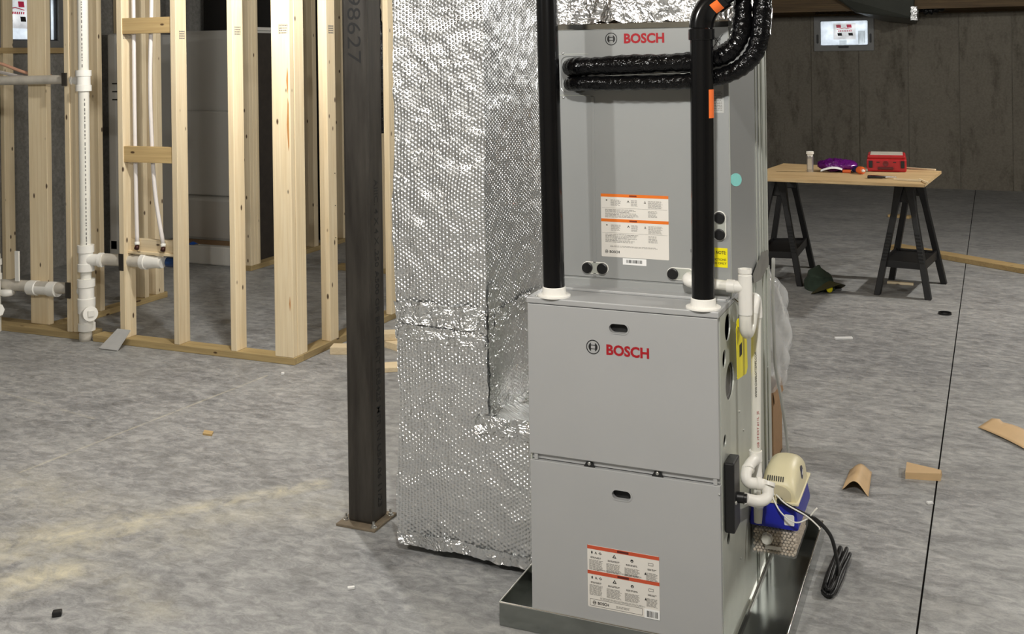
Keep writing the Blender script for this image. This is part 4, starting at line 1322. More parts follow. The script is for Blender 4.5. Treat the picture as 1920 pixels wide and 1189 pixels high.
ls1 = MB().tube([(0.085, 0.16, 1.568), (0.095, 0.115, 1.570), (0.15, 0.085, 1.572), (0.28, 0.08, 1.577), (0.42, 0.085, 1.581), (0.50, 0.085, 1.588), (0.555, 0.085, 1.612), (0.583, 0.087, 1.66), (0.588, 0.09, 1.75), (0.585, 0.11, 1.95), (0.58, 0.14, 2.5)], 0.024, 16, 12, ribs(0.026, 1.9, 0.05))
tag(ls1.build('refrigerant_line', M['hose'], None, True), 'upper thick black wrapped line curving from the coil front up the right side', 'hose')
ls2 = MB().tube([(0.085, 0.16, 1.522), (0.095, 0.11, 1.523), (0.15, 0.085, 1.525), (0.28, 0.08, 1.526), (0.42, 0.082, 1.529), (0.52, 0.085, 1.540), (0.59, 0.088, 1.572), (0.628, 0.09, 1.63), (0.640, 0.092, 1.75), (0.64, 0.11, 1.95), (0.632, 0.14, 2.5)], 0.019, 16, 12, (lambda t, i: (0.020 + 0.005 * min(1, max(0, t * 3 - 1))) * (1 + 0.05 * math.sin(i * 1.9))))
tag(ls2.build('refrigerant_line', M['hose'], None, True), 'lower thin black wrapped line curving from the coil front up the right side', 'hose')
o = MB().cyl((0.20, 0.105, 1.549), (0.43, 0.105, 1.556), 0.0045, n=12)
o.lathe((0.415, 0.105, 1.5555), (1, 0, 0.03), [(0, 0.0065), (0.02, 0.0065), (0.021, 0.004), (0.035, 0.004)], 10)
tag(o.build('copper_stub', M['chrome'], None, True, auto=0.6), 'bright bare metal tube showing between the two black wrapped lines', 'pipe')

# ================================================================== CONDENSATE PIPING
cp = thing('condensate_pipe', 'white condensate pipe with trap running down the furnace side to the pump', 'pipe', (0.58, 0.24, 0.25))
r_ = 0.0135
MB().lathe((0.422, KY - 0.004, 0.985), (0, -1, 0), [(0, 0.016), (0.02, 0.016)], 20).build('port_adapter', M['white'], cp, True, auto=0.6)
MB().tube([(0.422, 0.145, 0.985), (0.424, 0.125, 0.985), (0.436, 0.112, 0.984), (0.46, 0.110, 0.983)], 0.0175, 18, 5).build('elbow', M['white'], cp, True, auto=0.7)
MB().cyl((0.455, 0.110, 0.983), (0.56, 0.113, 0.978), r_).build('pipe', M['pvc'], cp, True, auto=0.6)
mb = MB().lathe((0.532, 0.112, 0.979), (1, 0.02, -0.03), [(0, 0.0175), (0.02, 0.0175), (0.022, 0.016), (0.05, 0.016)], 20)
mb.lathe((0.580, 0.115, 0.905), (0, 0, 1), [(0, 0.0185), (0.105, 0.0185), (0.106, 0.0165), (0.110, 0.0165), (0.111, 0.0185), (0.122, 0.0185), (0.122, 0.0135), (0.10, 0.0135)], 24)
mb.build('tee', M['white'], cp, True, auto=0.5)
MB().tube([(0.580, 0.115, 0.912), (0.579, 0.115, 0.885), (0.579, 0.122, 0.860), (0.580, 0.142, 0.850), (0.582, 0.165, 0.862), (0.584, 0.175, 0.885), (0.586, 0.182, 0.91)], 0.0165, 18, 6).build('trap_bend', M['pvc'], cp, True, auto=0.7)
MB().tube([(0.585, 0.178, 0.895), (0.587, 0.186, 0.917), (0.587, 0.203, 0.928), (0.587, 0.222, 0.918), (0.587, 0.230, 0.895), (0.587, 0.230, 0.872)], 0.0170, 18, 6).build('elbow', M['white'], cp, True, auto=0.7)
dp_ = MB().cyl((0.587, 0.230, 0.88), (0.580, 0.226, 0.35), r_).build('pipe', M['pvc'], cp, True, auto=0.6)
cdir = Vector((0.56, -0.83, 0)).normalized()
text('pipe_print', 'WWW.CHARLOTTEPIPE.COM', 0.0085, M['black_ink'], dp_, Vector((0.5845, 0.228, 0.655)) + cdir * 0.0139 + Vector((-0.003, -0.002, 0)), (0, 0, 1), (-0.83, -0.56, 0), 0.0, 0.0001, width=0.125)
text('pipe_print', 'GB 19 EXT #11L  JS', 0.0085, M['red_ink'], dp_, Vector((0.582, 0.227, 0.515)) + cdir * 0.0139 + Vector((0.003, 0.002, 0)), (0, 0, 1), (-0.83, -0.56, 0), 0.0, 0.0001, width=0.10)
mb = MB().lathe((0.581, 0.226, 0.415), (0, 0, 1), [(0, 0.0175), (0.028, 0.0175), (0.030, 0.0165), (0.058, 0.0165), (0.060, 0.0178), (0.088, 0.0178)], 22)
mb.build('tee', M['white'], cp, True, auto=0.5)
MB().tube([(0.581, 0.226, 0.478), (0.578, 0.19, 0.484), (0.573, 0.155, 0.478), (0.571, 0.135, 0.463), (0.580, 0.132, 0.449), (0.605, 0.145, 0.444), (0.620, 0.152, 0.438), (0.627, 0.145, 0.424)], 0.0150, 18, 5).build('street_elbow', M['white'], cp, True, auto=0.8)
MB().tube([(0.628, 0.148, 0.436), (0.628, 0.138, 0.418), (0.618, 0.120, 0.411), (0.600, 0.105, 0.413), (0.578, 0.082, 0.425)], 0.0150, 18, 5).build('elbow', M['white'], cp, True, auto=0.8)
for p, d in (((0.628, 0.15, 0.44), (0.05, 0.5, 0.8)), ((0.575, 0.148, 0.474), (-0.4, 1, 0.5)), ((0.598, 0.141, 0.446), (1, 0.5, -0.1))):
    MB().lathe(Vector(p), d, [(0, 0.0172), (0.010, 0.0172)], 18).build('fitting_lip', M['white'], cp, True, auto=0.6)
MB().tube([(0.580, 0.226, 0.36), (0.577, 0.27, 0.335), (0.565, 0.355, 0.30), (0.560, 0.372, 0.285)], r_, 16, 5).build('pipe', M['pvc'], cp, True, auto=0.8)
MB().cyl((0.560, 0.372, 0.31), (0.559, 0.372, 0.243), 0.0135).build('inlet_pipe', M['pvc'], cp, True, auto=0.6)

# ================================================================== CONDENSATE PUMP
pm = thing('condensate_pump', 'cream and blue condensate pump with a clear tank of white pellets on the furnace side', 'pump', (0.605, 0.48, 0.148))
TX0, TX1, TY0, TY1, TZ0, TZ1 = 0.5385, 0.666, 0.372, 0.612, 0.150, 0.243
mb = MB()
mb.box(TX0, TX1, TY0, TY1, TZ0, TZ1)
tank = mb.build('tank', M['clear'], pm, bev=0.006)
mb = MB()
rn = random.Random(3)
ico = bmesh.new(); bmesh.ops.create_icosphere(ico, subdivisions=1, radius=1)
iv = [v.co.copy() for v in ico.verts]; iff = [tuple(v.index for v in f.verts) for f in ico.faces]; ico.free()


def pellet(c, r):
    mb.add([Vector(c) + q * r for q in iv], iff)


pr = 0.0052
nzr = 8
for layer in range(2):
    for j in range(nzr):
        for i in range(12):
            x = TX0 + 0.008 + (i + 0.5 * (j % 2) + 0.3 * layer) * 0.0098 + rn.uniform(-0.001, 0.001)
            if x > TX1 - 0.006:
                continue
            pellet((x, TY0 + 0.008 + layer * 0.0095 + rn.uniform(-0.001, 0.001), TZ0 + 0.008 + j * 0.0088 + rn.uniform(-0.001, 0.001)), pr)
for j in range(nzr):
    for i in range(20):
        pellet((TX1 - 0.008 + rn.uniform(-0.001, 0.001), TY0 + 0.02 + i * 0.0105, TZ0 + 0.008 + j * 0.0088), pr)
for i in range(11):
    for k in range(20):
        pellet((TX0 + 0.01 + i * 0.0105, TY0 + 0.02 + k * 0.0105, TZ0 + 0.008 + nzr * 0.0088), pr)
pe = mb.build('pellets', M['pellet'], pm, True)
pe['kind'] = 'stuff'
MB().box(TX0 + 0.004, TX1 - 0.016, TY0 + 0.03, TY1 - 0.006, TZ0 + 0.004, TZ0 + 0.07).build('pellet_shade_core', M['pellet_gap'], pm)  # added dark core, its colour supplies the shade between the pellets
MB().lathe((0.5845, TY0 - 0.001, 0.202), (0, -1, 0), [(0, 0.017), (0.004, 0.017), (0.005, 0.0155), (0.017, 0.0148), (0.018, 0.013)], 8).build('tank_plug', M['pvc'], pm)
MB().box(0.578, 0.622, TY0 - 0.002, TY0, 0.170, 0.180).build('tank_label', M['label'], pm)
# blue lid
mb = MB()
lz = [(0.236, 0.006), (0.246, 0.007), (0.290, 0.000), (0.305, -0.003)]
rr = []
for z, g in lz:
    rr.append([Vector((u, v, z)) for u, v in rrect(TX0 - g * 0.6, TX1 + g, TY0 - g, TY1 + g, 0.008, 4)])
mb.rings(rr)
mb.build('lid', M['blue'], pm, True, auto=0.6)
stk = MB().holed(rrect(0.634, 0.662, 0.247, 0.279, 0.005), [], FRONT(TY0 - 0.0066), 0.002).build('lid_sticker', M['sticker'], pm)
# cream flange and motor housing
MB().box(TX0 + 0.018, TX1 + 0.008, TY0 - 0.004, TY1 + 0.01, 0.305, 0.312).build('flange_plate', M['cream'], pm, bev=0.002)
mb = MB()
rr = []
for (y, z1, xl, xr_, rad) in ((TY0 + 0.006, 0.350, 0.567, 0.664, 0.028), (TY0 + 0.010, 0.360, 0.566, 0.665, 0.032), (TY0 + 0.028, 0.378, 0.565, 0.666, 0.036), (TY0 + 0.075, 0.396, 0.566, 0.667, 0.040),
                              (TY0 + 0.150, 0.398, 0.568, 0.667, 0.040), (TY0 + 0.205, 0.380, 0.570, 0.666, 0.038), (TY0 + 0.235, 0.34, 0.575, 0.660, 0.020)):
    prof = [(xl, 0.310), (xr_ + 0.004, 0.310)]
    zt = z1
    tp = [(xr_ - rad + rad * math.cos(math.radians(a)) , zt - rad + rad * math.sin(math.radians(a))) for a in range(0, 91, 15)]
    tp += [(xl + rad + rad * math.cos(math.radians(a)), zt - rad + rad * math.sin(math.radians(a))) for a in range(90, 181, 15)]
    rr.append([Vector((u, y, v)) for u, v in prof + tp])
mb.rings(rr)
hz = mb.build('motor_housing', M['cream'], pm, True, auto=0.9)
MB().holed([(0.580, 0.313), (0.652, 0.313), (0.652, 0.330)] + [(0.616 + 0.036 * math.cos(math.radians(a)), 0.330 + 0.025 * math.sin(math.radians(a))) for a in range(15, 180, 15)] + [(0.580, 0.330)], [], FRONT(TY0 + 0.004), 0.003).build('recess_shade', M['cream_shade'], hz)  # plate on the housing, its darker cream imitates recess shade
nv_ = Vector((0, -0.018, 0.022)).normalized()
for k in range(8):
    x = 0.585 + k * 0.0062
    MB().obox((x, TY0 + 0.0175, 0.3690), (0.0013, 0, 0), Vector((0, 0.018, 0.022)) * 0.26, Vector((0, -0.022, 0.018)) * 0.07).build('vent_slot', M['dark_inner'], hz)
mb = MB().lathe((0.666, 0.490, 0.360), (1, 0, 0.1), [(0, 0.019), (0.0012, 0.019)], 20); mb.build('round_logo', M['navy'], hz)
mb = MB()
for (a, b_) in (((0.482, 0.356), (0.493, 0.366)), ((0.488, 0.352), (0.499, 0.362))):
    mb.holed([(a[0], a[1]), (a[0] + 0.004, a[1] - 0.002), (b_[0] + 0.004, b_[1]), (b_[0], b_[1] + 0.002)], [], SIDE(0.6690), 0.0006)
mb.build('logo_stroke', M['sticker'], hz)
MB().lathe((0.622, TY0 - 0.002, 0.3145), (0, -1, 0.2), [(0, 0.009), (0.006, 0.009), (0.006, 0.006)], 14).build('cord_grommet', M['black_rubber'], pm)
MB().tube([(0.620, TY0 - 0.004, 0.316), (0.645, TY0 - 0.02, 0.312), (0.69, TY0 - 0.03, 0.300), (0.725, TY0 - 0.01, 0.278), (0.755, 0.42, 0.215), (0.765, 0.47, 0.135), (0.762, 0.53, 0.075), (0.755, 0.56, 0.040), (0.748, 0.60, 0.028)], 0.0055, 10, 8).build('power_cord', M['black_rubber'], pm, True)
# zip-tied bundle of cord lying on the floor
mb = MB()
for k in range(5):
    off = (k - 2) * 0.011
    hgt = 0.012 + (k % 2) * 0.016
    mb.tube([(0.738 + off * 0.8, 0.50, hgt), (0.744 + off, 0.60, hgt + 0.004), (0.748 + off * 0.9, 0.72, hgt), (0.752 + off * 0.9, 0.765, hgt + 0.004), (0.757 + off * 0.7, 0.72, hgt + 0.012), (0.750 + off * 0.5, 0.60, hgt + 0.012), (0.747 + off * 0.4, 0.50, hgt + 0.008), (0.742 + off * 0.2, 0.475, hgt + 0.004), (0.738 + off * 0.8, 0.50, hgt)], 0.0055, 8, 5)
mb.build('cord_bundle', M['black_rubber'], pm, True)
MB().tube([(0.606, TY0 - 0.006, 0.334), (0.605, TY0 - 0.012, 0.322), (0.63, TY0 - 0.03, 0.292), (0.668, TY0 - 0.04, 0.275), (0.70, TY0 - 0.03, 0.285), (0.728, TY0 - 0.02, 0.317)], 0.0022, 8, 6).build('signal_wire', M['white'], pm, True)
MB().tube([(0.612, TY0 - 0.006, 0.332), (0.645, TY0 - 0.03, 0.318), (0.70, TY0 - 0.035, 0.296), (0.733, TY0 - 0.03, 0.268), (0.735, TY0 - 0.032, 0.262)], 0.0022, 8, 6).build('signal_wire', M['white'], pm, True)

# ================================================================== BAG, BOX, CABLE BEHIND
def bagf(u, v):
    a = 2 * math.pi * u
    z = 0.30 + 0.46 * v
    prof = 0.35 + 0.65 * math.sin(math.pi * min(1, 0.12 + v * 0.95)) ** 0.5
    wob = 1 + 0.13 * math.sin(5 * a + 9 * v) * math.sin(6 * v + 1) + 0.08 * math.sin(11 * a + 17 * v)
    sq = 1 / max(abs(math.cos(a)), abs(math.sin(a))) * 0.55 + 0.45
    rx, ry = 0.10 * prof * wob * sq, 0.12 * prof * wob * sq
    p = Vector((0.372 + rx * math.cos(a), 1.50 + ry * math.sin(a), z))
    return p + disp(p, 0.022, 12, 3)


o = MB().grid(bagf, 48, 30).build('plastic_bag', M['film'], None, True)
tag(o, 'crumpled clear plastic bag on a box behind the coil cabinet', 'bag')
bxx = thing('cardboard_box', 'tall brown cardboard box behind the furnace under the plastic bag', 'box', (0.33, 1.55, 0))
mb = MB()
for q in ((0.22, 0.224, 1.45, 1.65, 0, 0.29), (0.418, 0.422, 1.45, 1.65, 0, 0.29), (0.22, 0.422, 1.446, 1.45, 0, 0.29), (0.22, 0.422, 1.65, 1.654, 0, 0.29), (0.22, 0.422, 1.45, 1.65, 0, 0.004)):
    mb.box(*q)
mb.build('carton', M['cardboard'], bxx)
MB().add([(0.422, 1.45, 0.29), (0.422, 1.65, 0.29), (0.430, 1.65, 0.24), (0.430, 1.45, 0.24)], [(0, 1, 2, 3)]).build('flap', M['cardboard'], bxx)
tag(MB().tube([(0.54, 0.80, 0.93), (0.532, 0.83, 0.80), (0.527, 0.87, 0.67), (0.520, 0.93, 0.54), (0.530, 0.99, 0.40), (0.540, 1.02, 0.27), (0.545, 1.05, 0.12), (0.53, 1.08, 0.006)], 0.0055, 10, 6).build('cable', M['cable'], None, True), 'grey cable hanging down behind the cabinet side to the floor', 'cable')

# ================================================================== SAWHORSES AND SHEET
def sawhorse(label, feet, top0, top1, ztop, tray):
    t = thing('sawhorse', label, 'sawhorse', ((feet[0][0] + feet[2][0]) / 2, (feet[0][1] + feet[2][1]) / 2, 0), 'black folding sawhorses')
    a, b_ = Vector(top0), Vector(top1)
    d = (b_ - a).normalized()
    s = Vector((d.y, -d.x, 0))
    c = (a + b_) / 2
    MB().obox(c + Vector((0, 0, ztop - 0.03)), d * ((b_ - a).length / 2 + 0.03), s * 0.045, (0, 0, 0.03)).build('beam', M['black_matte'], t, bev=0.006)
    ends = []
    for i, (fx, fy) in enumerate(feet):
        e = a if i < 2 else b_
        sd = -1 if i in (0, 3) else 1
        p1 = e + s * 0.03 * sd + Vector((0, 0, ztop - 0.05))
        p0 = Vector((fx, fy, 0.0))
        ends.append((p0, p1))
        ax = (p1 - p0)
        w1 = s * 0.0195
        w2 = d * 0.027
        m_ = MB()
        prs = []
        for tt, k in ((0, 1.0), (0.05, 1.0), (0.3, 1.0), (0.75, 0.95), (0.9, 1.25), (1.0, 1.5)):
            q = p0 + ax * tt
            prs.append([q + w1 * k * x + w2 * k * y for x, y in ((-1, -1), (1, -1), (1, 1), (-1, 1))])
        m_.rings(prs)
        lg = m_.build('leg', M['black_matte'], t, bev=0.004)
        for n_ in range(9):        # moulded ribs on the leg face
            q = p0 + ax * (0.32 + n_ * 0.03)
            MB().obox(q - d * 0.030 * (1 if i < 2 else -1), w1 * 0.7, d * 0.003, (0, 0, 0.004)).build('rib', M['black_rubber'], lg)
    # gusset plates under the beam
    for e in (a, b_):
        MB().obox(e + Vector((0, 0, ztop - 0.10)), s * 0.062, d * 0.016, (0, 0, 0.065)).build('gusset', M['black_matte'], t, bev=0.006)
    # shelf tray hung between the legs
    z = tray
    fr = [p0 + (p1 - p0) * (z / p1.z) for p0, p1 in ends]
    m_ = MB()
    lo = [p + Vector((0, 0, -0.012)) for p in fr]
    hi = [p + Vector((0, 0, 0.012)) for p in fr]
    m_.rings([lo, hi])
    m_.build('tray', M['black_matte'], t, bev=0.004)
    for i, j in ((0, 1), (1, 2), (2, 3), (3, 0)):
        p, q = fr[i], fr[j]
        dd = (q - p)
        nn = Vector((-dd.y, dd.x, 0)).normalized()
        MB().obox((p + q) / 2 + Vector((0, 0, 0.0)), dd / 2, nn * 0.006, (0, 0, 0.022 if i in (0, 2) else 0.03)).build('tray_rim', M['black_matte'], t, bev=0.002)
    return t


sawhorse('black plastic sawhorse under the right end of the plywood sheet',
         [(0.558, 4.685), (0.874, 4.634), (0.955, 5.176), (0.614, 5.205)], (0.735, 4.74, 0), (0.778, 5.10, 0), 0.772, 0.205)
sawhorse('black plastic sawhorse under the left end of the plywood sheet',
         [(-0.262, 4.74), (0.047, 4.783), (0.045, 5.448), (-0.251, 5.325)], (-0.105, 4.82, 0), (-0.105, 5.28, 0), 0.772, 0.205)
TZ = 0.772
tb = MB().holed([(-0.24, 4.26), (0.875, 4.20), (0.953, 5.01), (-0.125, 5.24)], [], lambda u, v, w: (u, v, TZ + 0.019 - w), 0.018)
tag(tb.build('plywood_sheet', M['osb'], None), 'tan plywood sheet laid across two black sawhorses', 'sheet')
TZ += 0.0195
# silver can
cn = thing('spray_can', 'tall silver tube can standing on the plywood sheet', 'can', (0.135, 4.71, TZ))
MB().lathe((0.135, 4.71, TZ), (0, 0, 1), [(0, 0.021), (0.004, 0.022), (0.105, 0.022), (0.108, 0.020)], 20).build('can_body', M['silver'], cn, True, auto=0.5)
MB().lathe((0.135, 4.71, TZ + 0.107), (0, 0, 1), [(0, 0.019), (0.012, 0.019), (0.014, 0.025), (0.030, 0.025), (0.033, 0.022)], 20).build('can_cap', M['white'], cn, True, auto=0.5)
MB().box(0.122, 0.148, 4.6865, 4.689, TZ + 0.02, TZ + 0.09).build('can_label', M['pvc_grey'], cn)


# purple wrapped package
def packf(u, v):
    a = 2 * math.pi * u
    x = 0.175 + 0.26 * v
    e = math.sin(math.pi * min(0.98, max(0.02, v))) ** 0.35
    p = Vector((x, 4.80 + 0.075 * e * math.cos(a) - 0.03 * v, TZ + 0.044 * (1 + math.sin(a) * e * (1 if math.sin(a) > 0 else 0.97))))
    return p + disp(p, 0.014 * e, 26, 8) + disp(p, 0.008 * e, 70, 4)


pk = thing('purple_package', 'shiny purple film package lying beside the silver can', 'package', (0.30, 4.79, TZ))
MB().grid(packf, 48, 44).build('film', M['purple'], pk, True)
MB().grid(lambda u, v: (0.205 + 0.14 * u, 4.69 + 0.02 * v, TZ + 0.006 + 0.022 * math.sin(math.pi * u * 0.8) + 0.012 * v), 8, 2).build('paper_insert', M['sticker'], pk, True)
MB().box(0.345, 0.40, 4.70, 4.72, TZ + 0.002, TZ + 0.022).build('orange_panel', M['orange_cap'], pk, bev=0.004)
MB().grid(lambda u, v: (0.375 + 0.03 * u, 4.722 - 0.01 * v, TZ + 0.032 + 0.016 * v), 2, 2).build('white_patch', M['sticker'], pk)
# caulk tube with orange cap
ct = thing('glue_bottle', 'tube with a bright orange cap lying in front of the purple package', 'bottle', (0.44, 4.66, TZ))
cd_ = Vector((0.55, -0.83, 0)).normalized()
c0 = Vector((0.395, 4.78, TZ + 0.024))
MB().lathe(c0, cd_, [(0, 0.016), (0.004, 0.022), (0.10, 0.022), (0.11, 0.02)], 18).build('tube_body', M['navy'], ct, True, auto=0.6)
MB().lathe(c0 + cd_ * 0.03, cd_, [(0, 0.0223), (0.018, 0.0223)], 18, False).build('tube_label', M['sticker'], ct, True)
MB().lathe(c0 + cd_ * 0.105, cd_, [(0, 0.024), (0.035, 0.026), (0.05, 0.020)], 14).build('orange_cap', M['orange_cap'], ct, True, auto=0.6)
MB().lathe(c0 + cd_ * 0.15, cd_, [(0, 0.012), (0.018, 0.009), (0.022, 0.006)], 12).build('nozzle', M['white'], ct, True)
# red tool case
rc = thing('tool_case', 'red plastic organiser case with a dusty clear lid on the plywood sheet', 'case', (0.60, 4.93, TZ))
rcz = Matrix.Rotation(0.06, 3, 'Z')


def RC(mbx):
    for i, p in enumerate(mbx.v):
        mbx.v[i] = rcz @ (p - Vector((0.6, 4.95, 0))) + Vector((0.6, 4.95, 0))
    return mbx


RC(MB().box(0.482, 0.735, 4.84, 5.10, TZ, TZ + 0.088)).build('case_body', M['red_plastic'], rc, bev=0.012)
RC(MB().box(0.487, 0.730, 4.845, 5.095, TZ + 0.086, TZ + 0.112)).build('lid', M['red_plastic'], rc, bev=0.01)
RC(MB().box(0.505, 0.712, 4.855, 5.08, TZ + 0.110, TZ + 0.1155)).build('lid_window', M['pvc_grey'], rc, bev=0.002)
for x in (0.496, 0.698):
    RC(MB().box(x, x + 0.024, 4.828, 4.842, TZ + 0.028, TZ + 0.075)).build('latch', M['black_matte'], rc, bev=0.003)
RC(MB().box(0.552, 0.652, 4.826, 4.842, TZ + 0.016, TZ + 0.034)).build('handle', plain('dark_red_plastic', rgb(84, 16, 18), 0.5), rc, bev=0.004)
RC(MB().lathe((0.603, 4.8405, TZ + 0.056), (0, -1, 0), [(0, 0.019), (0.004, 0.019), (0.004, 0.013), (0.002, 0.0001)], 18)).build('round_badge', plain('maroon_plastic', rgb(110, 20, 24), 0.5), rc)
for x in (0.545, 0.65):
    RC(MB().box(x, x + 0.02, 4.837, 4.842, TZ + 0.062, TZ + 0.067)).build('moulded_bar', M['black_matte'], rc)
# pliers
pls = thing('pliers', 'dark handled pliers lying at the front of the plywood sheet', 'pliers', (0.60, 4.44, TZ))
for s in (-1, 1):
    MB().tube([(0.53, 4.435 + s * 0.012, TZ + 0.010), (0.57, 4.437 + s * 0.020, TZ + 0.011), (0.61, 4.440 + s * 0.012, TZ + 0.010), (0.635, 4.442, TZ + 0.010)], 0.0085, 8, 5, rfun=lambda t, i: 0.0095 - 0.003 * t).build('handle', M['black_matte'] if s < 0 else plain('dark_red_grip', rgb(92, 22, 20), 0.5), pls, True)
MB().tube([(0.63, 4.442, TZ + 0.009), (0.66, 4.45, TZ + 0.010), (0.70, 4.462, TZ + 0.009)], 0.007, 8, 4, rfun=lambda t, i: 0.009 - 0.006 * t).build('jaws', M['silver'], pls, True)
# wood strips on the sheet
for i, (p, q, w, lab_) in enumerate((((0.69, 4.385, 0), (0.855, 4.335, 0), 0.012, 'pale wood strip lying near the right front corner of the plywood sheet'),
                                     ((0.70, 5.10, 0), (0.915, 5.02, 0), 0.011, 'pale wood strip lying behind the red case'))):
    a, b_ = Vector(p), Vector(q)
    d = (b_ - a).normalized()
    tag(MB().obox((a + b_) / 2 + Vector((0, 0, TZ + 0.005)), d * (b_ - a).length / 2, Vector((-d.y, d.x, 0)) * w, (0, 0, 0.005)).build('wood_strip', M['wood_x'], None, bev=0.001), lab_, 'wood strip')
tag(MB().obox((0.868, 4.305, TZ + 0.008), Vector((0.03, -0.095, 0)), Vector((0.004, 0.0013, 0)), (0, 0, 0.004)).build('wood_splinter', M['wood_y'], None), 'thin pale splinter crossing the corner of the plywood sheet', 'splinter')
tag(MB().obox((0.425, 4.93, TZ + 0.010), Vector((0.06, -0.10, 0)), Vector((0.012, 0.0072, 0)), (0, 0, 0.009)).build('metal_bar', M['pvc_grey'], None, bev=0.002), 'grey flat bar lying against the red case', 'bar')

# ------------------------------------------------------------------ cap on the floor
hat = thing('baseball_cap', 'dark green baseball cap with a yellow mark, dropped by the left sawhorse', 'cap', (0.20, 4.70, 0))


def crown(u, v):
    a = 2 * math.pi * u
    h = v
    r = math.cos(h * math.pi / 2) ** 0.6
    p = Vector((0.185 + 0.10 * r * math.cos(a) - 0.015 * h, 4.735 + 0.12 * r * math.sin(a), 0.004 + 0.125 * math.sin(h * math.pi / 2)))
    return p + disp(p, 0.034, 13, 2) * (0.3 + h)


MB().grid(crown, 30, 12).build('crown', M['hat_green'], hat, True)


def brim(u, v):
    a = math.radians(-75 + 150 * u) - 0.55
    r = 0.085 + 0.085 * v
    return (0.185 + r * math.cos(a), 4.70 + r * math.sin(a) * 0.95, 0.075 - 0.070 * abs(2 * u - 1) ** 1.5 - 0.012 * v)


MB().grid(brim, 16, 5).build('brim', M['hat_olive'], hat, True)
MB().lathe((0.262, 4.615, 0.028), (0.6, -0.8, 0.1), [(0, 0.024), (0.004, 0.022), (0.005, 0.0001)], 14).build('yellow_badge', M['yellow'], hat, True)

# ------------------------------------------------------------------ floor debris
pa, pb = Vector((0.55, 6.41, 0)), Vector((1.42, 5.83, 0))
d = (pb - pa).normalized()
d = (Vector((1.44, 5.80, 0)) - Vector((0.60, 6.40, 0))).normalized()
tag(MB().obox(Vector((1.05, 6.08, 0.02)), d * 0.61, Vector((-d.y, d.x, 0)) * 0.065, (0, 0, 0.019)).build('lumber_board', M['block_x'], None, bev=0.003), 'long tan board lying on the floor behind the right sawhorse', 'board')
tag(MB().obox((0.50, 8.2, 0.012), (0.10, -0.03, 0), (0.012, 0.045, 0), (0, 0, 0.012)).build('wood_offcut', M['block_x'], None, bev=0.002), 'small wood offcut far back on the floor beyond the sawhorse legs', 'offcut')
tag(MB().obox((0.68, 5.06, 0.008), (0.085, -0.005, 0), (0.001, 0.014, 0), (0, 0, 0.008)).build('wood_stick', M['wood_x'], None, bev=0.002), 'short wood stick lying between the legs of the right sawhorse', 'stick')
# pad ring
tag(MB().lathe((0.98, 4.26, 0), (0, 0, 1), [(0, 0.030), (0, 0.038), (0.012, 0.038), (0.012, 0.030)], 24, False).build('black_ring', M['black_rubber'], None, True, auto=0.5), 'small black toothed ring lying on the floor beside the saw-cut joint', 'ring')


# paper curls
def sheet(name, fn, nu, nv, label, m='kraft'):
    m_ = MB().grid(fn, nu, nv)
    o_ = m_.build(name, M[m], None, True)
    md = o_.modifiers.new('thickness', 'SOLIDIFY')
    md.thickness = 0.0012
    return tag(o_, label, 'paper' if m == 'kraft' else 'scrap')


sheet('paper_scrap', lambda u, v: (0.690 + 0.095 * u + 0.008 * v * (1 - 2 * u), 1.315 - 0.035 * u + (0.20 + 0.04 * u) * v, 0.003 + 0.042 * math.sin(math.pi * u) ** 1.3 * (1 - 0.35 * v)), 14, 8,
      'arched brown kraft paper scrap on the floor right of the pump')
sheet('paper_scrap', lambda u, v: (1.152 + 0.26 * u + 0.055 * v, 2.185 - 0.32 * u + 0.075 * v + 0.07 * u * v, 0.002 + 0.022 * abs(math.sin(3.2 * u + 0.4)) * (0.4 + v) + (0.012 * v if u < 0.15 else 0)), 18, 6,
      'long brown kraft paper strip running out of the right edge')
# wedge offcut by the joint
tag(MB().add([(0.898, 1.505, 0), (1.020, 1.528, 0), (1.024, 1.60, 0), (0.897, 1.61, 0), (0.898, 1.505, 0.024), (1.020, 1.528, 0.028), (1.022, 1.562, 0.030), (0.898, 1.60, 0.030)],
             [(0, 3, 2, 1), (4, 5, 6, 7), (0, 1, 5, 4), (1, 2, 6, 5), (2, 3, 7, 6), (3, 0, 4, 7)]).build('paper_fold', M['kraft'], None), 'folded brown paper piece lying on the saw-cut joint', 'paper')
tag(MB().obox((0.472, 3.462, 0.006), (0.045, 0.02, 0), (-0.004, 0.010, 0), (0, 0, 0.006)).build('white_sliver', M['sticker'], None, bev=0.002), 'thin white sliver on the floor behind the plastic bag', 'scrap')
tag(MB().holed([(-3.345, 0.0), (-3.215, 0.0), (-3.21, 0.12), (-3.30, 0.12)], [], lambda u, v, w: (u, 1.838 + v * 0.8 - w * 0.68, 0.001 + v * 0.75 + w * 0.73), 0.008).build('board_offcut', M['grey_board'], None), 'grey board offcut leaning on the bottom plate below the drain stack', 'offcut')
for i, (c, a, b_, h, lab_) in enumerate((((-1.99, 2.26, 0.02), (0.09, 0.03, 0), (-0.013, 0.04, 0), 0.02, 'pale wood block on the floor left of the steel column'),
                                         ((-1.77, 2.43, 0.019), (0.12, -0.05, 0), (0.018, 0.043, 0), 0.019, 'pale wood block under another one, right of the steel column'),
                                         ((-1.80, 2.50, 0.058), (0.10, 0.06, 0), (-0.024, 0.04, 0), 0.019, 'pale wood block resting on top of another beside the foil duct'),
                                         ((-1.60, 2.08, 0.012), (0.11, 0.07, 0), (-0.03, 0.045, 0), 0.012, 'pale wood offcut on the floor nearest the column between it and the foil duct'))):
    tag(MB().obox(c, a, b_, (0, 0, h)).build('wood_block', M['wood_x'], None, bev=0.002), lab_, 'wood block', 'blocks behind the column')
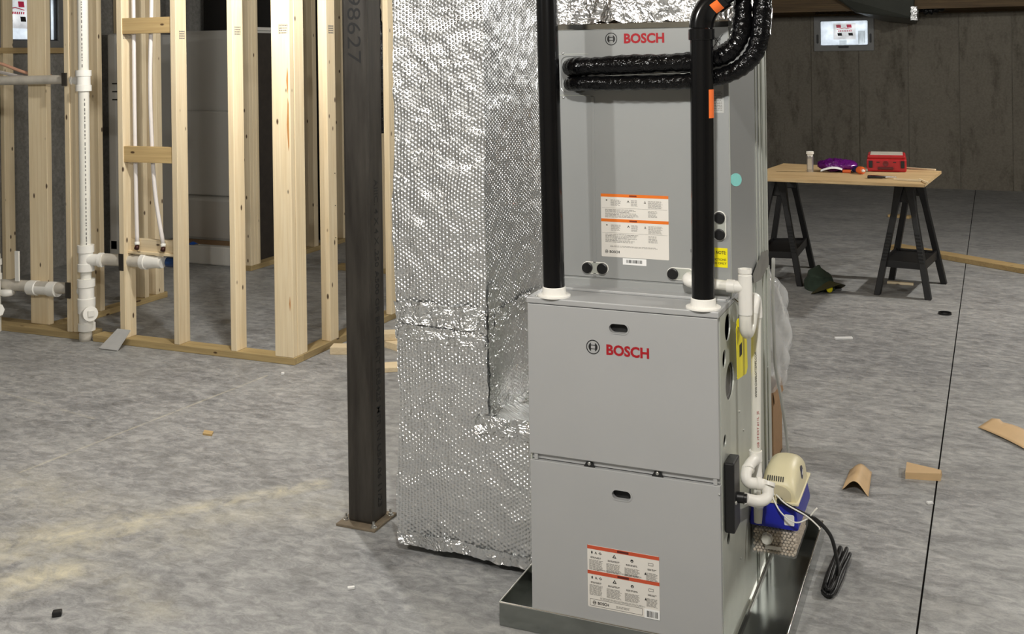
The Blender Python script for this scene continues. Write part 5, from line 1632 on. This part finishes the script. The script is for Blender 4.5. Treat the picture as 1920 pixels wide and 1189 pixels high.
tag(MB().obox((-1.886, 0.954, 0.004), (0.024, 0.0, 0), (-0.01, 0.018, 0), (0, 0, 0.004)).build('wood_chip', M['block_x'], None), 'small brown chip lying in the middle of the open floor', 'chip')
tag(MB().obox((-1.312, -0.43, 0.008), (0.010, 0.008, 0.0), (-0.006, 0.008, 0), (0, 0, 0.008)).build('black_bit', M['black_matte'], None, bev=0.003), 'tiny black bit at the lower left of the floor', 'scrap')
tag(MB().obox((-0.60, 0.02, 0.004), (0.008, 0.006, 0), (-0.003, 0.004, 0), (0, 0, 0.003)).build('white_bit', M['sticker'], None), 'tiny white bit on the floor in front of the foil duct', 'scrap')
tag(MB().obox((-2.09, 1.79, 0.008), (0.006, 0.004, 0), (-0.003, 0.005, 0), (0, 0, 0.005)).build('white_bit', M['sticker'], None), 'tiny white bit on the floor in front of the corner post', 'scrap')
tag(MB().obox((0.99, 1.30, 0.004), (0.008, 0.005, 0), (-0.004, 0.006, 0), (0, 0, 0.003)).build('white_bit', M['sticker'], None), 'tiny white bit on the floor beside the folded brown paper', 'scrap')
tag(MB().lathe((-3.05, 4.75, 0), (0, 0, 1), [(0, 0.04), (0.085, 0.045), (0.09, 0.04)], 16).build('white_bucket', M['pvc'], None, True, auto=0.6), 'small white tub on the floor far back behind the return wall', 'tub')

# ------------------------------------------------------------------ dark duct run at the far ceiling
du = thing('ceiling_duct', 'dark wrapped duct under the joists at the rear wall, with a foil end', 'duct', (0.2, 10.1, 1.9))
MB().add([(-0.25, 9.5, 2.22), (0.60, 9.5, 2.22), (0.60, 10.5, 2.22), (-0.25, 10.5, 2.22), (-0.02, 9.6, 2.03), (0.58, 9.6, 1.94), (0.58, 10.45, 1.90), (0.20, 10.45, 1.95)],
         [(0, 1, 2, 3), (4, 7, 6, 5), (0, 4, 5, 1), (1, 5, 6, 2), (2, 6, 7, 3), (3, 7, 4, 0)]).build('wrapped_duct', M['duct_dark'], du, bev=0.02)
mb = MB(); foil_shell(mb, [((0.555, 9.55, 1.93), (0.07, 0, 0), (0, 0, 0.14)), ((0.625, 9.55, 1.93), (0, 0.3, 0), (0, 0, 0.14))], 0.012, 0.012, 25, 60, 0.008, 60)
mb.build('foil_end', M['foil_plenum'], du, True)
mb = MB(); foil_shell(mb, [((-0.50, 10.0, 2.035), (0.52, 0, -0.015), (0, 0.06, 0.03))], 0.012, 0.012, 18, 70, 0.006, 50)
mb.build('foil_strip', M['foil_plenum'], du, True)
MB().tube([(0.66, 9.8, 2.06), (0.72, 9.82, 2.03), (0.80, 9.84, 2.05), (0.88, 9.9, 2.08)], 0.035, 10, 6, rfun=lambda t, i: 0.04 + 0.012 * math.sin(i * 1.7)).build('black_sleeve', M['hose'], du, True)

# ------------------------------------------------------------------ ceiling lamps
where = ['near the camera', 'above the open floor at left', 'above the sawhorses', 'above the framed rooms', 'at the front left', 'at the right side']
for i, (x, y, z, w) in enumerate(LAMPS):
    t = thing('ceiling_lamp', 'bare bulb in a porcelain holder on the ceiling ' + where[i], 'lamp', (x, y, z))
    MB().lathe((x, y, 2.62), (0, 0, -1), [(0, 0.055), (0.03, 0.055), (0.05, 0.03), (0.12, 0.022)], 18).build('lamp_holder', M['bulb'], t, True, auto=0.5)
    ld = bpy.data.lights.new('bulb_light', 'POINT')
    ld.energy = w
    ld.color = (1.0, 0.985, 0.945)
    ld.shadow_soft_size = 0.055
    lo = bpy.data.objects.new('bulb_light', ld)
    COL.objects.link(lo)
    lo.parent = t
    lo.location = (0, 0, 0.02)
